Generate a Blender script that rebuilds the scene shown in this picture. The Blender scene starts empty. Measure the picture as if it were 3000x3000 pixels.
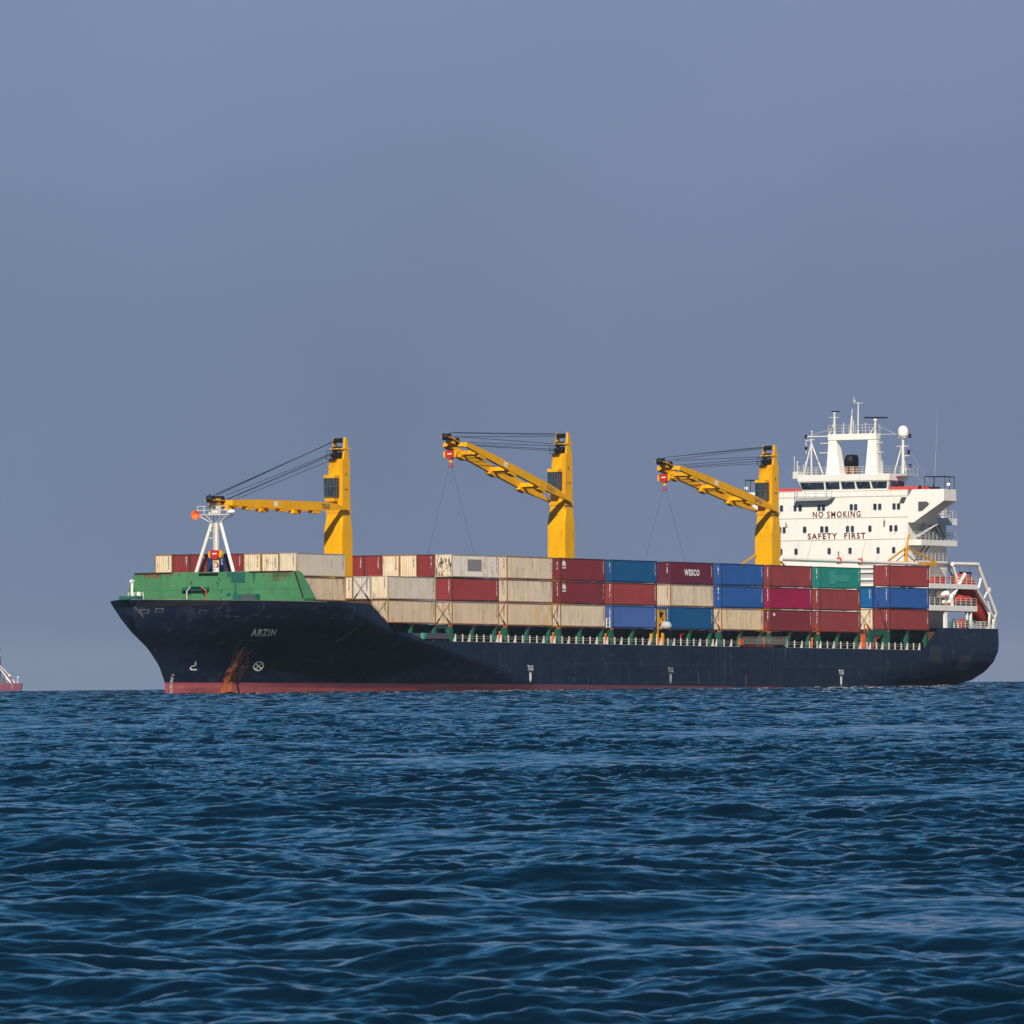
import bpy, bmesh, math, random
import numpy as np
from mathutils import Matrix, Vector
random.seed(7)
R_EARTH = 6.371e6
SC = bpy.context.scene
COL = SC.collection
R = math.radians

# ------------------------------------------------------------------ camera
CAM_H = 1.28
DIP = math.sqrt(2 * CAM_H / R_EARTH)
ROLL = math.atan(26.5 / 2800)
cd = bpy.data.cameras.new('camera')
cam = bpy.data.objects.new('camera', cd)
COL.objects.link(cam)
cd.sensor_width = 36.0
cd.lens = 30573.0 / 3000 * 36.0
cd.shift_y = 513.0 / 3000
cd.clip_start = 1.0
cd.clip_end = 60000
cd.dof.use_dof = True
cd.dof.focus_distance = 1400
cd.dof.aperture_fstop = 48
cam.matrix_world = Matrix.Translation((0, 0, CAM_H)) @ Matrix.Rotation(math.pi / 2 - DIP, 4, 'X') @ Matrix.Rotation(-ROLL, 4, 'Z')
SC.camera = cam
SC.view_settings.view_transform = 'Standard'
SC.view_settings.look = 'None'
SC.view_settings.exposure = 0.0
SC.view_settings.gamma = 1.0

# ------------------------------------------------------------------ sky and sun
SUN_EL = R(35)
SUN_DIR = Vector((0.016 * math.cos(SUN_EL), -math.cos(SUN_EL), math.sin(SUN_EL)))
SKY_STRENGTH = 0.1
w = bpy.data.worlds.new('World')
SC.world = w
w.use_nodes = True
nt = w.node_tree
nt.nodes.clear()
N = nt.nodes.new
L = nt.links.new
out = N('ShaderNodeOutputWorld')
bg = N('ShaderNodeBackground')
bg.inputs['Strength'].default_value = SKY_STRENGTH
sky = N('ShaderNodeTexSky')
sky.sky_type = 'NISHITA'
sky.sun_disc = False
sky.sun_elevation = SUN_EL
sky.sun_rotation = math.pi
sky.dust_density = 2.0
tc = N('ShaderNodeTexCoord')
sep = N('ShaderNodeSeparateXYZ')
L(tc.outputs['Generated'], sep.inputs[0])
# the band of dusty air over the sea: dull blue-grey at the horizon, bluer and deeper higher up
ramp = N('ShaderNodeValToRGB')
cr = ramp.color_ramp
SKY_STOPS = [(0.0, (.155, .207, .320)), (.035, (.166, .224, .347)), (.068, (.202, .274, .416)), (.082, (.120, .275, .480)),
             (.12, (.050, .208, .415)), (.19, (.010, .094, .220)), (.32, (.001, .031, .084)), (1.0, (.035, .11, .27))]
cr.elements[0].position = 0.0
cr.elements[1].position = 1.0
for p, c in SKY_STOPS[1:-1]:
    cr.elements.new(p)
for e, (p, c) in zip(cr.elements, SKY_STOPS):
    e.color = (*[x / SKY_STRENGTH for x in c], 1)
L(sep.outputs['Z'], ramp.inputs[0])
# a slow drift of tone in the dust
nz = N('ShaderNodeTexNoise')
nz.inputs['Scale'].default_value = 24.0
nz.inputs['Detail'].default_value = 3.0
L(tc.outputs['Generated'], nz.inputs['Vector'])
warm = N('ShaderNodeMapRange')
warm.inputs['From Min'].default_value = -0.05
warm.inputs['From Max'].default_value = 0.05
warm.inputs['To Min'].default_value = 0.0
warm.inputs['To Max'].default_value = 1.0
L(sep.outputs['X'], warm.inputs['Value'])
tint = N('ShaderNodeMixRGB')
tint.blend_type = 'MIX'
tint.inputs['Color1'].default_value = (.985, 1.01, 1.0, 1)
tint.inputs['Color2'].default_value = (1.01, .97, .985, 1)
L(warm.outputs[0], tint.inputs['Fac'])
mul = N('ShaderNodeMixRGB')
mul.blend_type = 'MULTIPLY'
mul.inputs['Fac'].default_value = 1.0
L(ramp.outputs[0], mul.inputs['Color1'])
L(tint.outputs[0], mul.inputs['Color2'])
drift = N('ShaderNodeMapRange')
drift.inputs['From Min'].default_value = .3
drift.inputs['From Max'].default_value = .7
drift.inputs['To Min'].default_value = .96
drift.inputs['To Max'].default_value = 1.04
L(nz.outputs[0], drift.inputs['Value'])
mul2 = N('ShaderNodeMixRGB')
mul2.blend_type = 'MULTIPLY'
mul2.inputs['Fac'].default_value = 1.0
L(mul.outputs[0], mul2.inputs['Color1'])
L(drift.outputs[0], mul2.inputs['Color2'])
dust = N('ShaderNodeMapRange')
dust.inputs['From Min'].default_value = .10
dust.inputs['From Max'].default_value = .9
dust.inputs['To Min'].default_value = 1.0
dust.inputs['To Max'].default_value = .8
L(sep.outputs['Z'], dust.inputs['Value'])
mixs = N('ShaderNodeMixRGB')
L(dust.outputs[0], mixs.inputs['Fac'])
L(sky.outputs[0], mixs.inputs['Color1'])
L(mul2.outputs[0], mixs.inputs['Color2'])
L(mixs.outputs[0], bg.inputs['Color'])
L(bg.outputs[0], out.inputs['Surface'])

sd = bpy.data.lights.new('sun', 'SUN')
sd.energy = 5.0
sd.angle = R(.5)
sd.color = (1.0, .93, .80)
so = bpy.data.objects.new('sun', sd)
COL.objects.link(so)
so.rotation_euler = SUN_DIR.to_track_quat('Z', 'Y').to_euler()

# ------------------------------------------------------------------ materials
def new_mat(name):
    m = bpy.data.materials.new(name)
    m.use_nodes = True
    t = m.node_tree
    b = t.nodes['Principled BSDF']
    return m, t, b

def mixrgb(t, fac, c1, c2, mode='MIX'):
    n = t.nodes.new('ShaderNodeMixRGB')
    n.blend_type = mode
    for sock, v in (('Fac', fac), ('Color1', c1), ('Color2', c2)):
        if isinstance(v, bpy.types.NodeSocket):
            t.links.new(v, n.inputs[sock])
        elif sock == 'Fac':
            n.inputs[sock].default_value = v
        else:
            n.inputs[sock].default_value = (*v[:3], 1)
    return n.outputs[0]

def math_n(t, op, a, b=0.0):
    n = t.nodes.new('ShaderNodeMath')
    n.operation = op
    for i, v in enumerate((a, b)):
        if isinstance(v, bpy.types.NodeSocket):
            t.links.new(v, n.inputs[i])
        else:
            n.inputs[i].default_value = v
    return n.outputs[0]

def rng(t, v, a, b, c=0.0, d=1.0):
    n = t.nodes.new('ShaderNodeMapRange')
    t.links.new(v, n.inputs['Value'])
    for k, x in zip(('From Min', 'From Max', 'To Min', 'To Max'), (a, b, c, d)):
        n.inputs[k].default_value = x
    return n.outputs[0]

def coords(t, scale=(1, 1, 1), rnd=True):
    tcn = t.nodes.new('ShaderNodeTexCoord')
    v = tcn.outputs['Object']
    if rnd:
        oi = t.nodes.new('ShaderNodeObjectInfo')
        add = t.nodes.new('ShaderNodeVectorMath')
        add.operation = 'ADD'
        cmb = t.nodes.new('ShaderNodeCombineXYZ')
        k = math_n(t, 'MULTIPLY', oi.outputs['Random'], 173.0)
        for i in range(3):
            t.links.new(k, cmb.inputs[i])
        t.links.new(v, add.inputs[0])
        t.links.new(cmb.outputs[0], add.inputs[1])
        v = add.outputs[0]
    mp = t.nodes.new('ShaderNodeMapping')
    mp.inputs['Scale'].default_value = scale
    t.links.new(v, mp.inputs['Vector'])
    return mp.outputs[0]

def noise(t, vec, scale=1.0, detail=4.0, rough=.55):
    n = t.nodes.new('ShaderNodeTexNoise')
    n.inputs['Scale'].default_value = scale
    n.inputs['Detail'].default_value = detail
    n.inputs['Roughness'].default_value = rough
    t.links.new(vec, n.inputs['Vector'])
    return n.outputs[0]

RUST = (.16, .045, .012)
def paint(name, col, rough=.5, fade=.12, streak=.25, rust=0.0, spec=.2, patch=0.0, patchcol=None):
    """weathered paint: blotches of fading, vertical grime streaks, rust flecks, painted-over panels"""
    m, t, b = new_mat(name)
    c = mixrgb(t, rng(t, noise(t, coords(t), .35, 5), .35, .65), [x * (1 - fade) for x in col], [min(1, x * (1 + fade * .6)) for x in col])
    if patch:
        v = coords(t, (1.0 / 1.15, 1.0 / 1.15, 1 / 1.05))
        wn = t.nodes.new('ShaderNodeTexWhiteNoise')
        fl = t.nodes.new('ShaderNodeVectorMath')
        fl.operation = 'FLOOR'
        t.links.new(v, fl.inputs[0])
        t.links.new(fl.outputs[0], wn.inputs['Vector'])
        msk = rng(t, wn.outputs['Value'], 1 - patch, 1 - patch + .02)
        c = mixrgb(t, math_n(t, 'MULTIPLY', msk, .75), c, patchcol or [x * .75 for x in col])
    if streak:
        s = noise(t, coords(t, (2.6, 2.6, .12)), 1.0, 4, .6)
        c = mixrgb(t, math_n(t, 'MULTIPLY', rng(t, s, .49, .68), streak), c, [x * .45 + .01 for x in col])
    if rust:
        s1 = noise(t, coords(t, (1.7, 1.7, .45)), 1.0, 6, .7)
        c = mixrgb(t, math_n(t, 'MULTIPLY', rng(t, s1, .585, .65), rust), c, RUST)
    t.links.new(c, b.inputs['Base Color'])
    b.inputs['Roughness'].default_value = rough
    b.inputs['Specular IOR Level'].default_value = spec
    return m

M = {}
M['yellow'] = paint('crane_yellow', (.85, .415, .0), .5, .06, .22, .25, .12)
M['yellow_dull'] = paint('yellow_steel', (.75, .36, .01), .5, .06, .2, .2)
M['white'] = paint('ship_white', (.87, .84, .79), .5, .03, .10, .16)
M['rail'] = paint('rail_paint', (.62, .60, .56), .55, .1, .2, .3)
M['white_rust'] = paint('old_white', (.76, .73, .68), .55, .05, .15, .75)
M['grey'] = paint('ship_grey', (.42, .43, .45), .55, .05, .15, .1)
M['dark_grey'] = paint('dark_grey', (.09, .095, .10), .6, .1, .2)
M['green'] = paint('breakwater_green', (.066, .238, .104), .55, .14, .28, .5)
M['post_green'] = paint('post_green', (.016, .105, .065), .5, .08, .15, .15)
M['deck_dark'] = paint('coaming_paint', (.010, .035, .042), .6, .1, .2, .1)
M['deck'] = paint('deck_paint', (.10, .04, .03), .7, .1, .2, .2)
M['teal'] = paint('pale_teal_paint', (.07, .30, .25), .5, .08, .1)
M['teal_dark'] = paint('dark_teal_paint', (.02, .12, .10), .5, .08, .2, .1)
M['black'] = paint('black_steel', (.012, .013, .016), .5, .1, 0)
M['rope'] = paint('wire_rope', (.014, .016, .024), .6, .1, 0)
M['red'] = paint('signal_red', (.50, .03, .025), .45, .06, .08)
M['red_roof'] = paint('red_deck_paint', (.62, .07, .06), .5, .06, .08)
M['orange'] = paint('lifeboat_orange', (.55, .05, .02), .4, .08, .08)
M['horn'] = paint('horn_orange', (.85, .16, .02), .45, .05, 0)
M['letter_red'] = paint('dark_red_lettering', (.12, .008, .014), .5, .08, 0)
M['letter_white'] = paint('white_lettering', (.90, .89, .86), .35, .03, .05, 0, .5)
M['letter_worn'] = paint('worn_white_lettering', (.42, .42, .43), .6, .25, .7)
M['letter_black'] = paint('black_lettering', (.03, .03, .035), .5, .1, 0)
M['rust'] = paint('rust_run', (.50, .105, .025), .8, .25, .4)
def ragged(name, col, lo, hi):
    m, t, b = new_mat(name)
    n0 = noise(t, coords(t, (.8, .8, .35)), 1.0, 6, .65)
    t.links.new(mixrgb(t, rng(t, n0, .35, .65), [x * .55 for x in col], [min(1, x * 1.25) for x in col]), b.inputs['Base Color'])
    b.inputs['Roughness'].default_value = .8
    tr = t.nodes.new('ShaderNodeBsdfTransparent')
    mx = t.nodes.new('ShaderNodeMixShader')
    t.links.new(rng(t, noise(t, coords(t, (1.6, 1.6, .55)), 1.0, 6, .7), lo, hi), mx.inputs[0])
    t.links.new(tr.outputs[0], mx.inputs[1])
    t.links.new(b.outputs[0], mx.inputs[2])
    t.links.new(mx.outputs[0], t.nodes['Material Output'].inputs['Surface'])
    return m
M['rust_ragged'] = ragged('ragged_rust', (.48, .115, .035), .40, .52)
M['scuff'] = ragged('scuffed_steel', (.15, .13, .125), .47, .60)
M['rust_dark'] = paint('dark_rust_run', (.045, .018, .012), .8, .4, .5)
M['scrape'] = paint('scraped_steel', (.16, .15, .15), .7, .4, .7)
M['seam'] = paint('faded_line', (.07, .085, .12), .7, .2, .2)
M['chain'] = paint('anchor_chain', (.012, .009, .009), .8, .2, .2)
M['lashing'] = paint('rusty_steel_rod', (.05, .028, .018), .7, .2, 0)
M['tan'] = paint('funnel_tan', (.33, .16, .085), .5, .25, .3)
M['cover'] = paint('canvas_black', (.015, .016, .02), .8, .1, 0)
m, t, b = new_mat('window_glass')
c = mixrgb(t, rng(t, noise(t, coords(t), .8, 2), .4, .6), (.012, .02, .03), (.03, .05, .075))
t.links.new(c, b.inputs['Base Color'])
b.inputs['Roughness'].default_value = .08
b.inputs['Specular IOR Level'].default_value = .5
M['glass'] = m
def stencil(name, col):
    """worn stencilled code: paint only where the letters are, the wall showing between them"""
    m, t, b = new_mat(name)
    b.inputs['Base Color'].default_value = (*col, 1)
    b.inputs['Roughness'].default_value = .6
    tr = t.nodes.new('ShaderNodeBsdfTransparent')
    mx = t.nodes.new('ShaderNodeMixShader')
    n1 = noise(t, coords(t, (9, 9, 7.5)), 1.0, 1, .5)
    n2 = noise(t, coords(t, (1.5, 1.5, 2.0)), 1.0, 2, .5)
    f = math_n(t, 'MULTIPLY', rng(t, n1, .47, .50), rng(t, n2, .36, .42))
    t.links.new(f, mx.inputs[0])
    t.links.new(tr.outputs[0], mx.inputs[1])
    t.links.new(b.outputs[0], mx.inputs[2])
    t.links.new(mx.outputs[0], t.nodes['Material Output'].inputs['Surface'])
    return m
ST_W, ST_B = stencil('white_stencil', (.62, .60, .58)), stencil('black_stencil', (.12, .11, .10))
ST_M = stencil('mark_stencil', (.5, .5, .5))
# hull paint: navy topsides over a dull red boot top, each with its own grime
m, t, b = new_mat('hull_paint')
tcn = t.nodes.new('ShaderNodeTexCoord')
sp = t.nodes.new('ShaderNodeSeparateXYZ')
t.links.new(tcn.outputs['Object'], sp.inputs[0])
v1 = coords(t, (.12, .12, .35), False)
navy = mixrgb(t, rng(t, noise(t, v1, 1.0, 6, .6), .38, .62), (.0040, .0095, .028), (.0075, .0145, .037))
st = noise(t, coords(t, (1.3, 1.3, .05), False), 1.0, 5, .65)
navy = mixrgb(t, math_n(t, 'MULTIPLY', rng(t, st, .53, .72), .7), navy, (.030, .036, .052))
fl = noise(t, coords(t, (.55, .55, .9), False), 1.0, 7, .72)
navy = mixrgb(t, math_n(t, 'MULTIPLY', rng(t, fl, .57, .66), .5), navy, (.07, .08, .11))
red = mixrgb(t, rng(t, noise(t, coords(t, (.2, .2, 1.2), False), 1.0, 6, .6), .35, .65), (.34, .068, .080), (.46, .12, .13))
grime = rng(t, noise(t, coords(t, (.09, .09, 1.6), False), 1.0, 5, .6), .35, .6)
# aft of the repainted stretch the boot top is brown and dirty
aft = math_n(t, 'GREATER_THAN', sp.outputs['X'], -3.0)
aft_low = math_n(t, 'MAXIMUM', aft, math_n(t, 'MULTIPLY', rng(t, sp.outputs['Z'], .45, .62), rng(t, sp.outputs['X'], -34, -16, .0, 1)))
red = mixrgb(t, math_n(t, 'MULTIPLY', aft_low, .8), red, (.10, .042, .062))
red = mixrgb(t, math_n(t, 'MULTIPLY', grime, .45), red, (.10, .035, .05))
edge = math_n(t, 'ADD', sp.outputs['Z'], rng(t, noise(t, coords(t, (.5, .5, .5), False), 1.0, 3), 0, 1, -.05, .05))
below = math_n(t, 'LESS_THAN', edge, 1.12)
c = mixrgb(t, below, navy, red)
t.links.new(c, b.inputs['Base Color'])
b.inputs['Roughness'].default_value = .40
b.inputs['Specular IOR Level'].default_value = .22
bp = t.nodes.new('ShaderNodeBump')
bp.inputs['Strength'].default_value = .4
bp.inputs['Distance'].default_value = .25
t.links.new(noise(t, coords(t, (.5, .5, .25), False), 1.0, 3), bp.inputs['Height'])
t.links.new(bp.outputs[0], b.inputs['Normal'])
M['hull'] = m

# ------------------------------------------------------------------ sea
def wave_tile(n, size, lmin, lmax, lpeak, rms, wind, spread, seed):
    """one periodic square of wind waves: height and the two horizontal shifts that sharpen crests"""
    rg = np.random.default_rng(seed)
    k1 = np.fft.fftfreq(n, d=size / n) * 2 * np.pi
    kx, ky = np.meshgrid(k1, k1)
    k = np.hypot(kx, ky)
    k[0, 0] = 1
    kp = 2 * np.pi / lpeak
    P = k ** -3.7 * np.exp(-1.25 * (kp / k) ** 2)
    th = np.arctan2(ky, kx) - wind
    P *= np.abs(np.cos(th)) ** spread + .06
    P[(k < 2 * np.pi / lmax) | (k > 2 * np.pi / lmin)] = 0
    P[0, 0] = 0
    H = np.sqrt(P) * (rg.standard_normal((n, n)) + 1j * rg.standard_normal((n, n)))
    h = np.fft.ifft2(H).real
    sc = rms / h.std()
    dx = np.fft.ifft2(-1j * kx / k * H).real * sc
    dy = np.fft.ifft2(-1j * ky / k * H).real * sc
    return (h * sc).astype(np.float32), dx.astype(np.float32), dy.astype(np.float32)

def sample(tile, size, ang, X, Y):
    n = tile[0].shape[0]
    c, s = math.cos(ang), math.sin(ang)
    u = ((X * c - Y * s) / size * n) % n
    v = ((X * s + Y * c) / size * n) % n
    i = np.floor(u).astype(np.int32)
    j = np.floor(v).astype(np.int32)
    fu = (u - i).astype(np.float32)
    fv = (v - j).astype(np.float32)
    i %= n
    j %= n
    i1 = (i + 1) % n
    j1 = (j + 1) % n
    r = [T[j, i] * (1 - fu) * (1 - fv) + T[j, i1] * fu * (1 - fv) + T[j1, i] * (1 - fu) * fv + T[j1, i1] * fu * fv for T in tile]
    h, a, b = r
    return h, a * c + b * s, -a * s + b * c

def make_sea():
    rows = [-9000, -4000, -1500, -500, -100, -20, 5, 15, 22, 28, 32, 35]
    y = 37.0
    while y < 4600:
        rows.append(y)
        y += .012 + .00062 * y
    rows += list(np.geomspace(4700, 22000, 26))
    Yr = np.array(rows)
    fine = np.linspace(-1, 1, 500)
    outer = np.array([1.06, 1.2, 1.5, 2, 3, 5, 9, 20, 60, 200])
    U = np.concatenate([-outer[::-1], fine, outer])
    W = 4.5 + .0525 * np.maximum(Yr, 0)
    X = (W[:, None] * U[None, :]).astype(np.float64)
    Y = np.repeat(Yr[:, None], len(U), 1)
    inner = np.clip(1.25 - np.abs(U) * .25 - .0, 0, 1)
    inner = np.where(np.abs(U) <= 1.0, 1, np.clip((3 - np.abs(U)) / 2, 0, 1))
    near = np.clip((Yr - 20) / 12, 0, 1)
    amp = near[:, None] * inner[None, :]
    swell = wave_tile(512, 61.0, 2.2, 26, 5.0, .036, R(75), .7, 3)
    chop = wave_tile(1024, 37.0, .34, 5.0, 1.7, .0205, R(98), .5, 5)
    rip = wave_tile(1024, 13.3, .085, 1.1, .28, .0058, R(66), .5, 9)
    off = wave_tile(512, 71.0, 1.8, 11, 4.2, .10, R(84), .8, 21)
    gust = wave_tile(256, 310.0, 9, 310, 40, 1.0, R(90), 0.0, 11)[0]
    h0, a0, b0 = sample(swell, 61.0, .3, X, Y)
    h1, a1, b1 = sample(chop, 37.0, -.22, X, Y)
    h2, a2, b2 = sample(rip, 13.3, .9, X, Y)
    h3, a3, b3 = sample(off, 71.0, -.5, X, Y)
    g = sample((gust, gust, gust), 310.0, 0.0, X * 1.4, Y * .55)[0]
    gm = (.74 + .26 * np.clip((Y - 45) / 90, 0, 1)) * np.clip(1 + .33 * g, .4, 1.8)
    calm = .74 + .26 * np.clip((Y - 45) / 90, 0, 1)
    r2 = np.clip((520 - Y) / 300, 0, 1) * calm ** .6
    r3 = np.clip((Y - 180) / 700, 0, 1)
    Z = amp * (h0 + gm * (h1 + r2 * h2) + r3 * h3)
    DX = amp * (a0 * .8 + gm * (a1 + r2 * a2 * .9) + r3 * a3 * .8)
    DY = amp * (b0 * .8 + gm * (b1 + r2 * b2 * .9) + r3 * b3 * .8)
    Z = Z - (X ** 2 + Y ** 2) / (2 * R_EARTH)
    co = np.stack([X + DX, Y + DY, Z], -1).reshape(-1, 3).astype(np.float32)
    nr, nc = X.shape
    idx = np.arange(nr * nc, dtype=np.int32).reshape(nr, nc)
    q = np.stack([idx[:-1, :-1], idx[:-1, 1:], idx[1:, 1:], idx[1:, :-1]], -1).reshape(-1, 4)
    me = bpy.data.meshes.new('sea')
    me.vertices.add(len(co))
    me.vertices.foreach_set('co', co.ravel())
    me.loops.add(q.size)
    me.loops.foreach_set('vertex_index', q.ravel())
    me.polygons.add(len(q))
    me.polygons.foreach_set('loop_start', np.arange(0, q.size, 4, dtype=np.int32))
    me.polygons.foreach_set('loop_total', np.full(len(q), 4, np.int32))
    me.polygons.foreach_set('use_smooth', np.ones(len(q), bool))
    me.update(calc_edges=True)
    m, t, b = new_mat('sea_water')
    tcn = t.nodes.new('ShaderNodeTexCoord')
    b.inputs['Base Color'].default_value = (.0002, .0066, .0115, 1)
    b.inputs['Roughness'].default_value = .03
    b.inputs['IOR'].default_value = 1.333
    b.inputs['Specular IOR Level'].default_value = .5
    nn = noise(t, tcn.outputs['Object'], 13.0, 4, .6)
    bp = t.nodes.new('ShaderNodeBump')
    bp.inputs['Strength'].default_value = .34
    bp.inputs['Distance'].default_value = .012
    t.links.new(nn, bp.inputs['Height'])
    t.links.new(bp.outputs[0], b.inputs['Normal'])
    me.materials.append(m)
    o = bpy.data.objects.new('sea', me)
    COL.objects.link(o)
    o['kind'] = 'structure'
make_sea()

# ------------------------------------------------------------------ mesh helpers (ship axes: s aft, t to port, z up)
A_SHIP = R(61.95)
SHIP = (Matrix.Translation((-20.42, 1296.5, -1296.5 ** 2 / (2 * R_EARTH)))
        @ Matrix.Rotation(A_SHIP, 4, 'Z') @ Matrix.Rotation(.00982, 4, 'Y'))

class MB:
    """collects shapes given in ship axes and links them as one mesh object"""
    def __init__(s, off=(0, 0, 0)):
        s.v, s.f, s.off, s.mi, s.cur = [], [], off, [], 0
    def P(s, p):
        s.v.append((p[0] + s.off[0], -(p[1] + s.off[1]), p[2] + s.off[2]))
        return len(s.v) - 1
    def face(s, ids):
        s.f.append(ids)
        s.mi.append(s.cur)
    def box(s, a0, a1, t0, t1, z0, z1):
        i = [s.P((a, t, z)) for a in (a0, a1) for t in (t0, t1) for z in (z0, z1)]
        for q in ((0, 1, 3, 2), (4, 6, 7, 5), (0, 4, 5, 1), (2, 3, 7, 6), (0, 2, 6, 4), (1, 5, 7, 3)):
            s.face([i[k] for k in q])
        return s
    def loft(s, rings, caps=True, closed=True):
        ids = [[s.P(p) for p in r] for r in rings]
        n = len(ids[0])
        for a, b in zip(ids, ids[1:]):
            for k in range(n if closed else n - 1):
                s.face([a[k], a[(k + 1) % n], b[(k + 1) % n], b[k]])
        if caps:
            s.face(ids[0][::-1])
            s.face(ids[-1])
        return s
    def prism(s, pts, axis, lo, hi):
        """outline pts in the two other axes, pushed along axis"""
        def at(p, w):
            return {'s': (w, p[0], p[1]), 't': (p[0], w, p[1]), 'z': (p[0], p[1], w)}[axis]
        return s.loft([[at(p, lo) for p in pts], [at(p, hi) for p in pts]])
    def bar(s, p, q, wd, ht=None, up=(0, 0, 1)):
        ht = ht or wd
        p, q = Vector(p), Vector(q)
        d = (q - p).normalized()
        u = Vector(up)
        if abs(d.dot(u)) > .98:
            u = Vector((1, 0, 0))
        a = d.cross(u).normalized()
        b = a.cross(d)
        off = [(-1, -1), (1, -1), (1, 1), (-1, 1)]
        return s.loft([[c + a * x * wd / 2 + b * y * ht / 2 for x, y in off] for c in (p, q)])
    def tube(s, p, q, r, r2=None, n=8):
        r2 = r if r2 is None else r2
        p, q = Vector(p), Vector(q)
        d = (q - p).normalized()
        u = Vector((0, 0, 1)) if abs(d.z) < .95 else Vector((1, 0, 0))
        a = d.cross(u).normalized()
        b = a.cross(d)
        an = [2 * math.pi * k / n for k in range(n)]
        return s.loft([[c + (a * math.cos(x) + b * math.sin(x)) * rr for x in an] for c, rr in ((p, r), (q, r2))])
    def spin(s, c, axis, prof, n=14):
        """profile of (radius, distance along axis) turned about axis through c"""
        c, d = Vector(c), Vector(axis).normalized()
        u = Vector((0, 0, 1)) if abs(d.z) < .95 else Vector((1, 0, 0))
        a = d.cross(u).normalized()
        b = a.cross(d)
        an = [2 * math.pi * k / n for k in range(n)]
        return s.loft([[c + d * h + (a * math.cos(x) + b * math.sin(x)) * max(r, .002) for x in an] for r, h in prof])
    def ball(s, c, rx, ry=None, rz=None, n=12, m=8):
        ry, rz = ry or rx, rz or rx
        rings = []
        for j in range(m + 1):
            ph = -math.pi / 2 + math.pi * j / m
            cc = max(math.cos(ph), .01)
            rings.append([(c[0] + rx * cc * math.cos(2 * math.pi * k / n), c[1] + ry * cc * math.sin(2 * math.pi * k / n), c[2] + rz * math.sin(ph)) for k in range(n)])
        return s.loft(rings)
    def mesh(s, name, mats, smooth=False):
        me = bpy.data.meshes.new(name)
        me.from_pydata([tuple(v) for v in s.v], [], s.f)
        for m_ in (mats if isinstance(mats, (list, tuple)) else [mats]):
            me.materials.append(m_)
        me.polygons.foreach_set('material_index', s.mi)
        bm = bmesh.new()
        bm.from_mesh(me)
        bmesh.ops.recalc_face_normals(bm, faces=bm.faces)
        bm.to_mesh(me)
        bm.free()
        if smooth:
            me.polygons.foreach_set('use_smooth', [True] * len(me.polygons))
        me.update()
        return me
    def build(s, name, mat, parent=None, smooth=False, label=None):
        mats = [M[k] if isinstance(k, str) else k for k in (mat if isinstance(mat, (list, tuple)) else [mat])]
        o = bpy.data.objects.new(name, s.mesh(name, mats, smooth))
        COL.objects.link(o)
        if parent is not None:
            o.parent = parent
        if label:
            o['label'] = label
        return o

def tag(o, label, cat, group=None):
    o['label'] = label
    o['category'] = cat
    if group:
        o['group'] = group
    return o

def on_ship(o, s=0.0, t=0.0, z=0.0, rot=None):
    o.matrix_world = SHIP @ Matrix.Translation((s, -t, z)) @ (rot or Matrix())
    return o

_font_cache = {}
def text_pts(body, bold=.02, shear=0.0):
    key = (body, bold, shear)
    if key not in _font_cache:
        cu = bpy.data.curves.new('txt', 'FONT')
        cu.body = body
        cu.offset = bold
        cu.shear = shear
        cu.resolution_u = 3
        cu.space_character = 1.28 if len(body) > 6 else 1.22
        o = bpy.data.objects.new('txt', cu)
        COL.objects.link(o)
        dg = bpy.context.evaluated_depsgraph_get()
        me = bpy.data.meshes.new_from_object(o.evaluated_get(dg))
        vs = [tuple(v.co) for v in me.vertices]
        fs = [list(p.vertices) for p in me.polygons]
        bpy.data.objects.remove(o)
        bpy.data.curves.remove(cu)
        bpy.data.meshes.remove(me)
        xs = [v[0] for v in vs]
        ys = [v[1] for v in vs]
        _font_cache[key] = (vs, fs, min(xs), max(xs), min(ys), max(ys))
    return _font_cache[key]

def text_on(mb, body, fn, x0, x1, y0, y1, bold=.02, shear=0.0):
    """letters stretched to the box x0..x1, y0..y1 and laid on a surface by fn(x, y)"""
    vs, fs, a, b_, c, d = text_pts(body, bold, shear)
    base = len(mb.v)
    for v in vs:
        mb.P(fn(x0 + (v[0] - a) / (b_ - a) * (x1 - x0), y0 + (v[1] - c) / (d - c) * (y1 - y0)))
    for f in fs:
        mb.face([base + k for k in f])
    return mb

# ------------------------------------------------------------------ the ship
ship = bpy.data.objects.new('container_ship', None)
COL.objects.link(ship)
ship.matrix_world = SHIP
tag(ship, 'long navy blue hulled container ship with three yellow deck cranes lying at anchor', 'ship')

HB = 14.9
SIL_Z = [-2, 0, 1.06, 3.1, 5.22, 7.19, 8.76, 10.92]
SIL_S = [-45.3, -45.45, -45.44, -46.83, -49.54, -53.34, -55.74, -58.4]
TR_Z = [-3, .5, 1.5, 1.9, 2.4, 3.55, 4.85, 6.2, 7.3, 9.5]
TR_S = [151, 153, 153.9, 154.2, 154.6, 155.3, 156.1, 156.9, 157.2, 157.0]
TR_B = [3, 6.5, 9.2, 10.4, 12.0, 13.7, 14.6, 14.9, 14.9, 14.9]
def prm(z):
    z = max(-2, min(10.15, z))
    return (np.interp(z, [-2, 0, 4, 6.6, 8.2, 10.15], [80, 72, 54, 40.5, 33.5, 27]), np.interp(z, [-2, 0, 4, 7, 10.15], [1.7, 1.6, 1.45, 1.45, 1.45]),
            np.interp(z, [-2, 0, 3, 6, 8.5, 10.15], [1.0, 1.0, 1.08, 1.2, 1.22, 1.24]))
def bq(q, z):
    le, a, c = prm(z)
    q = min(max(q, 0), 1)
    return HB * (1 - (1 - q) ** a) ** (1 / c)
_st = {}
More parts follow.
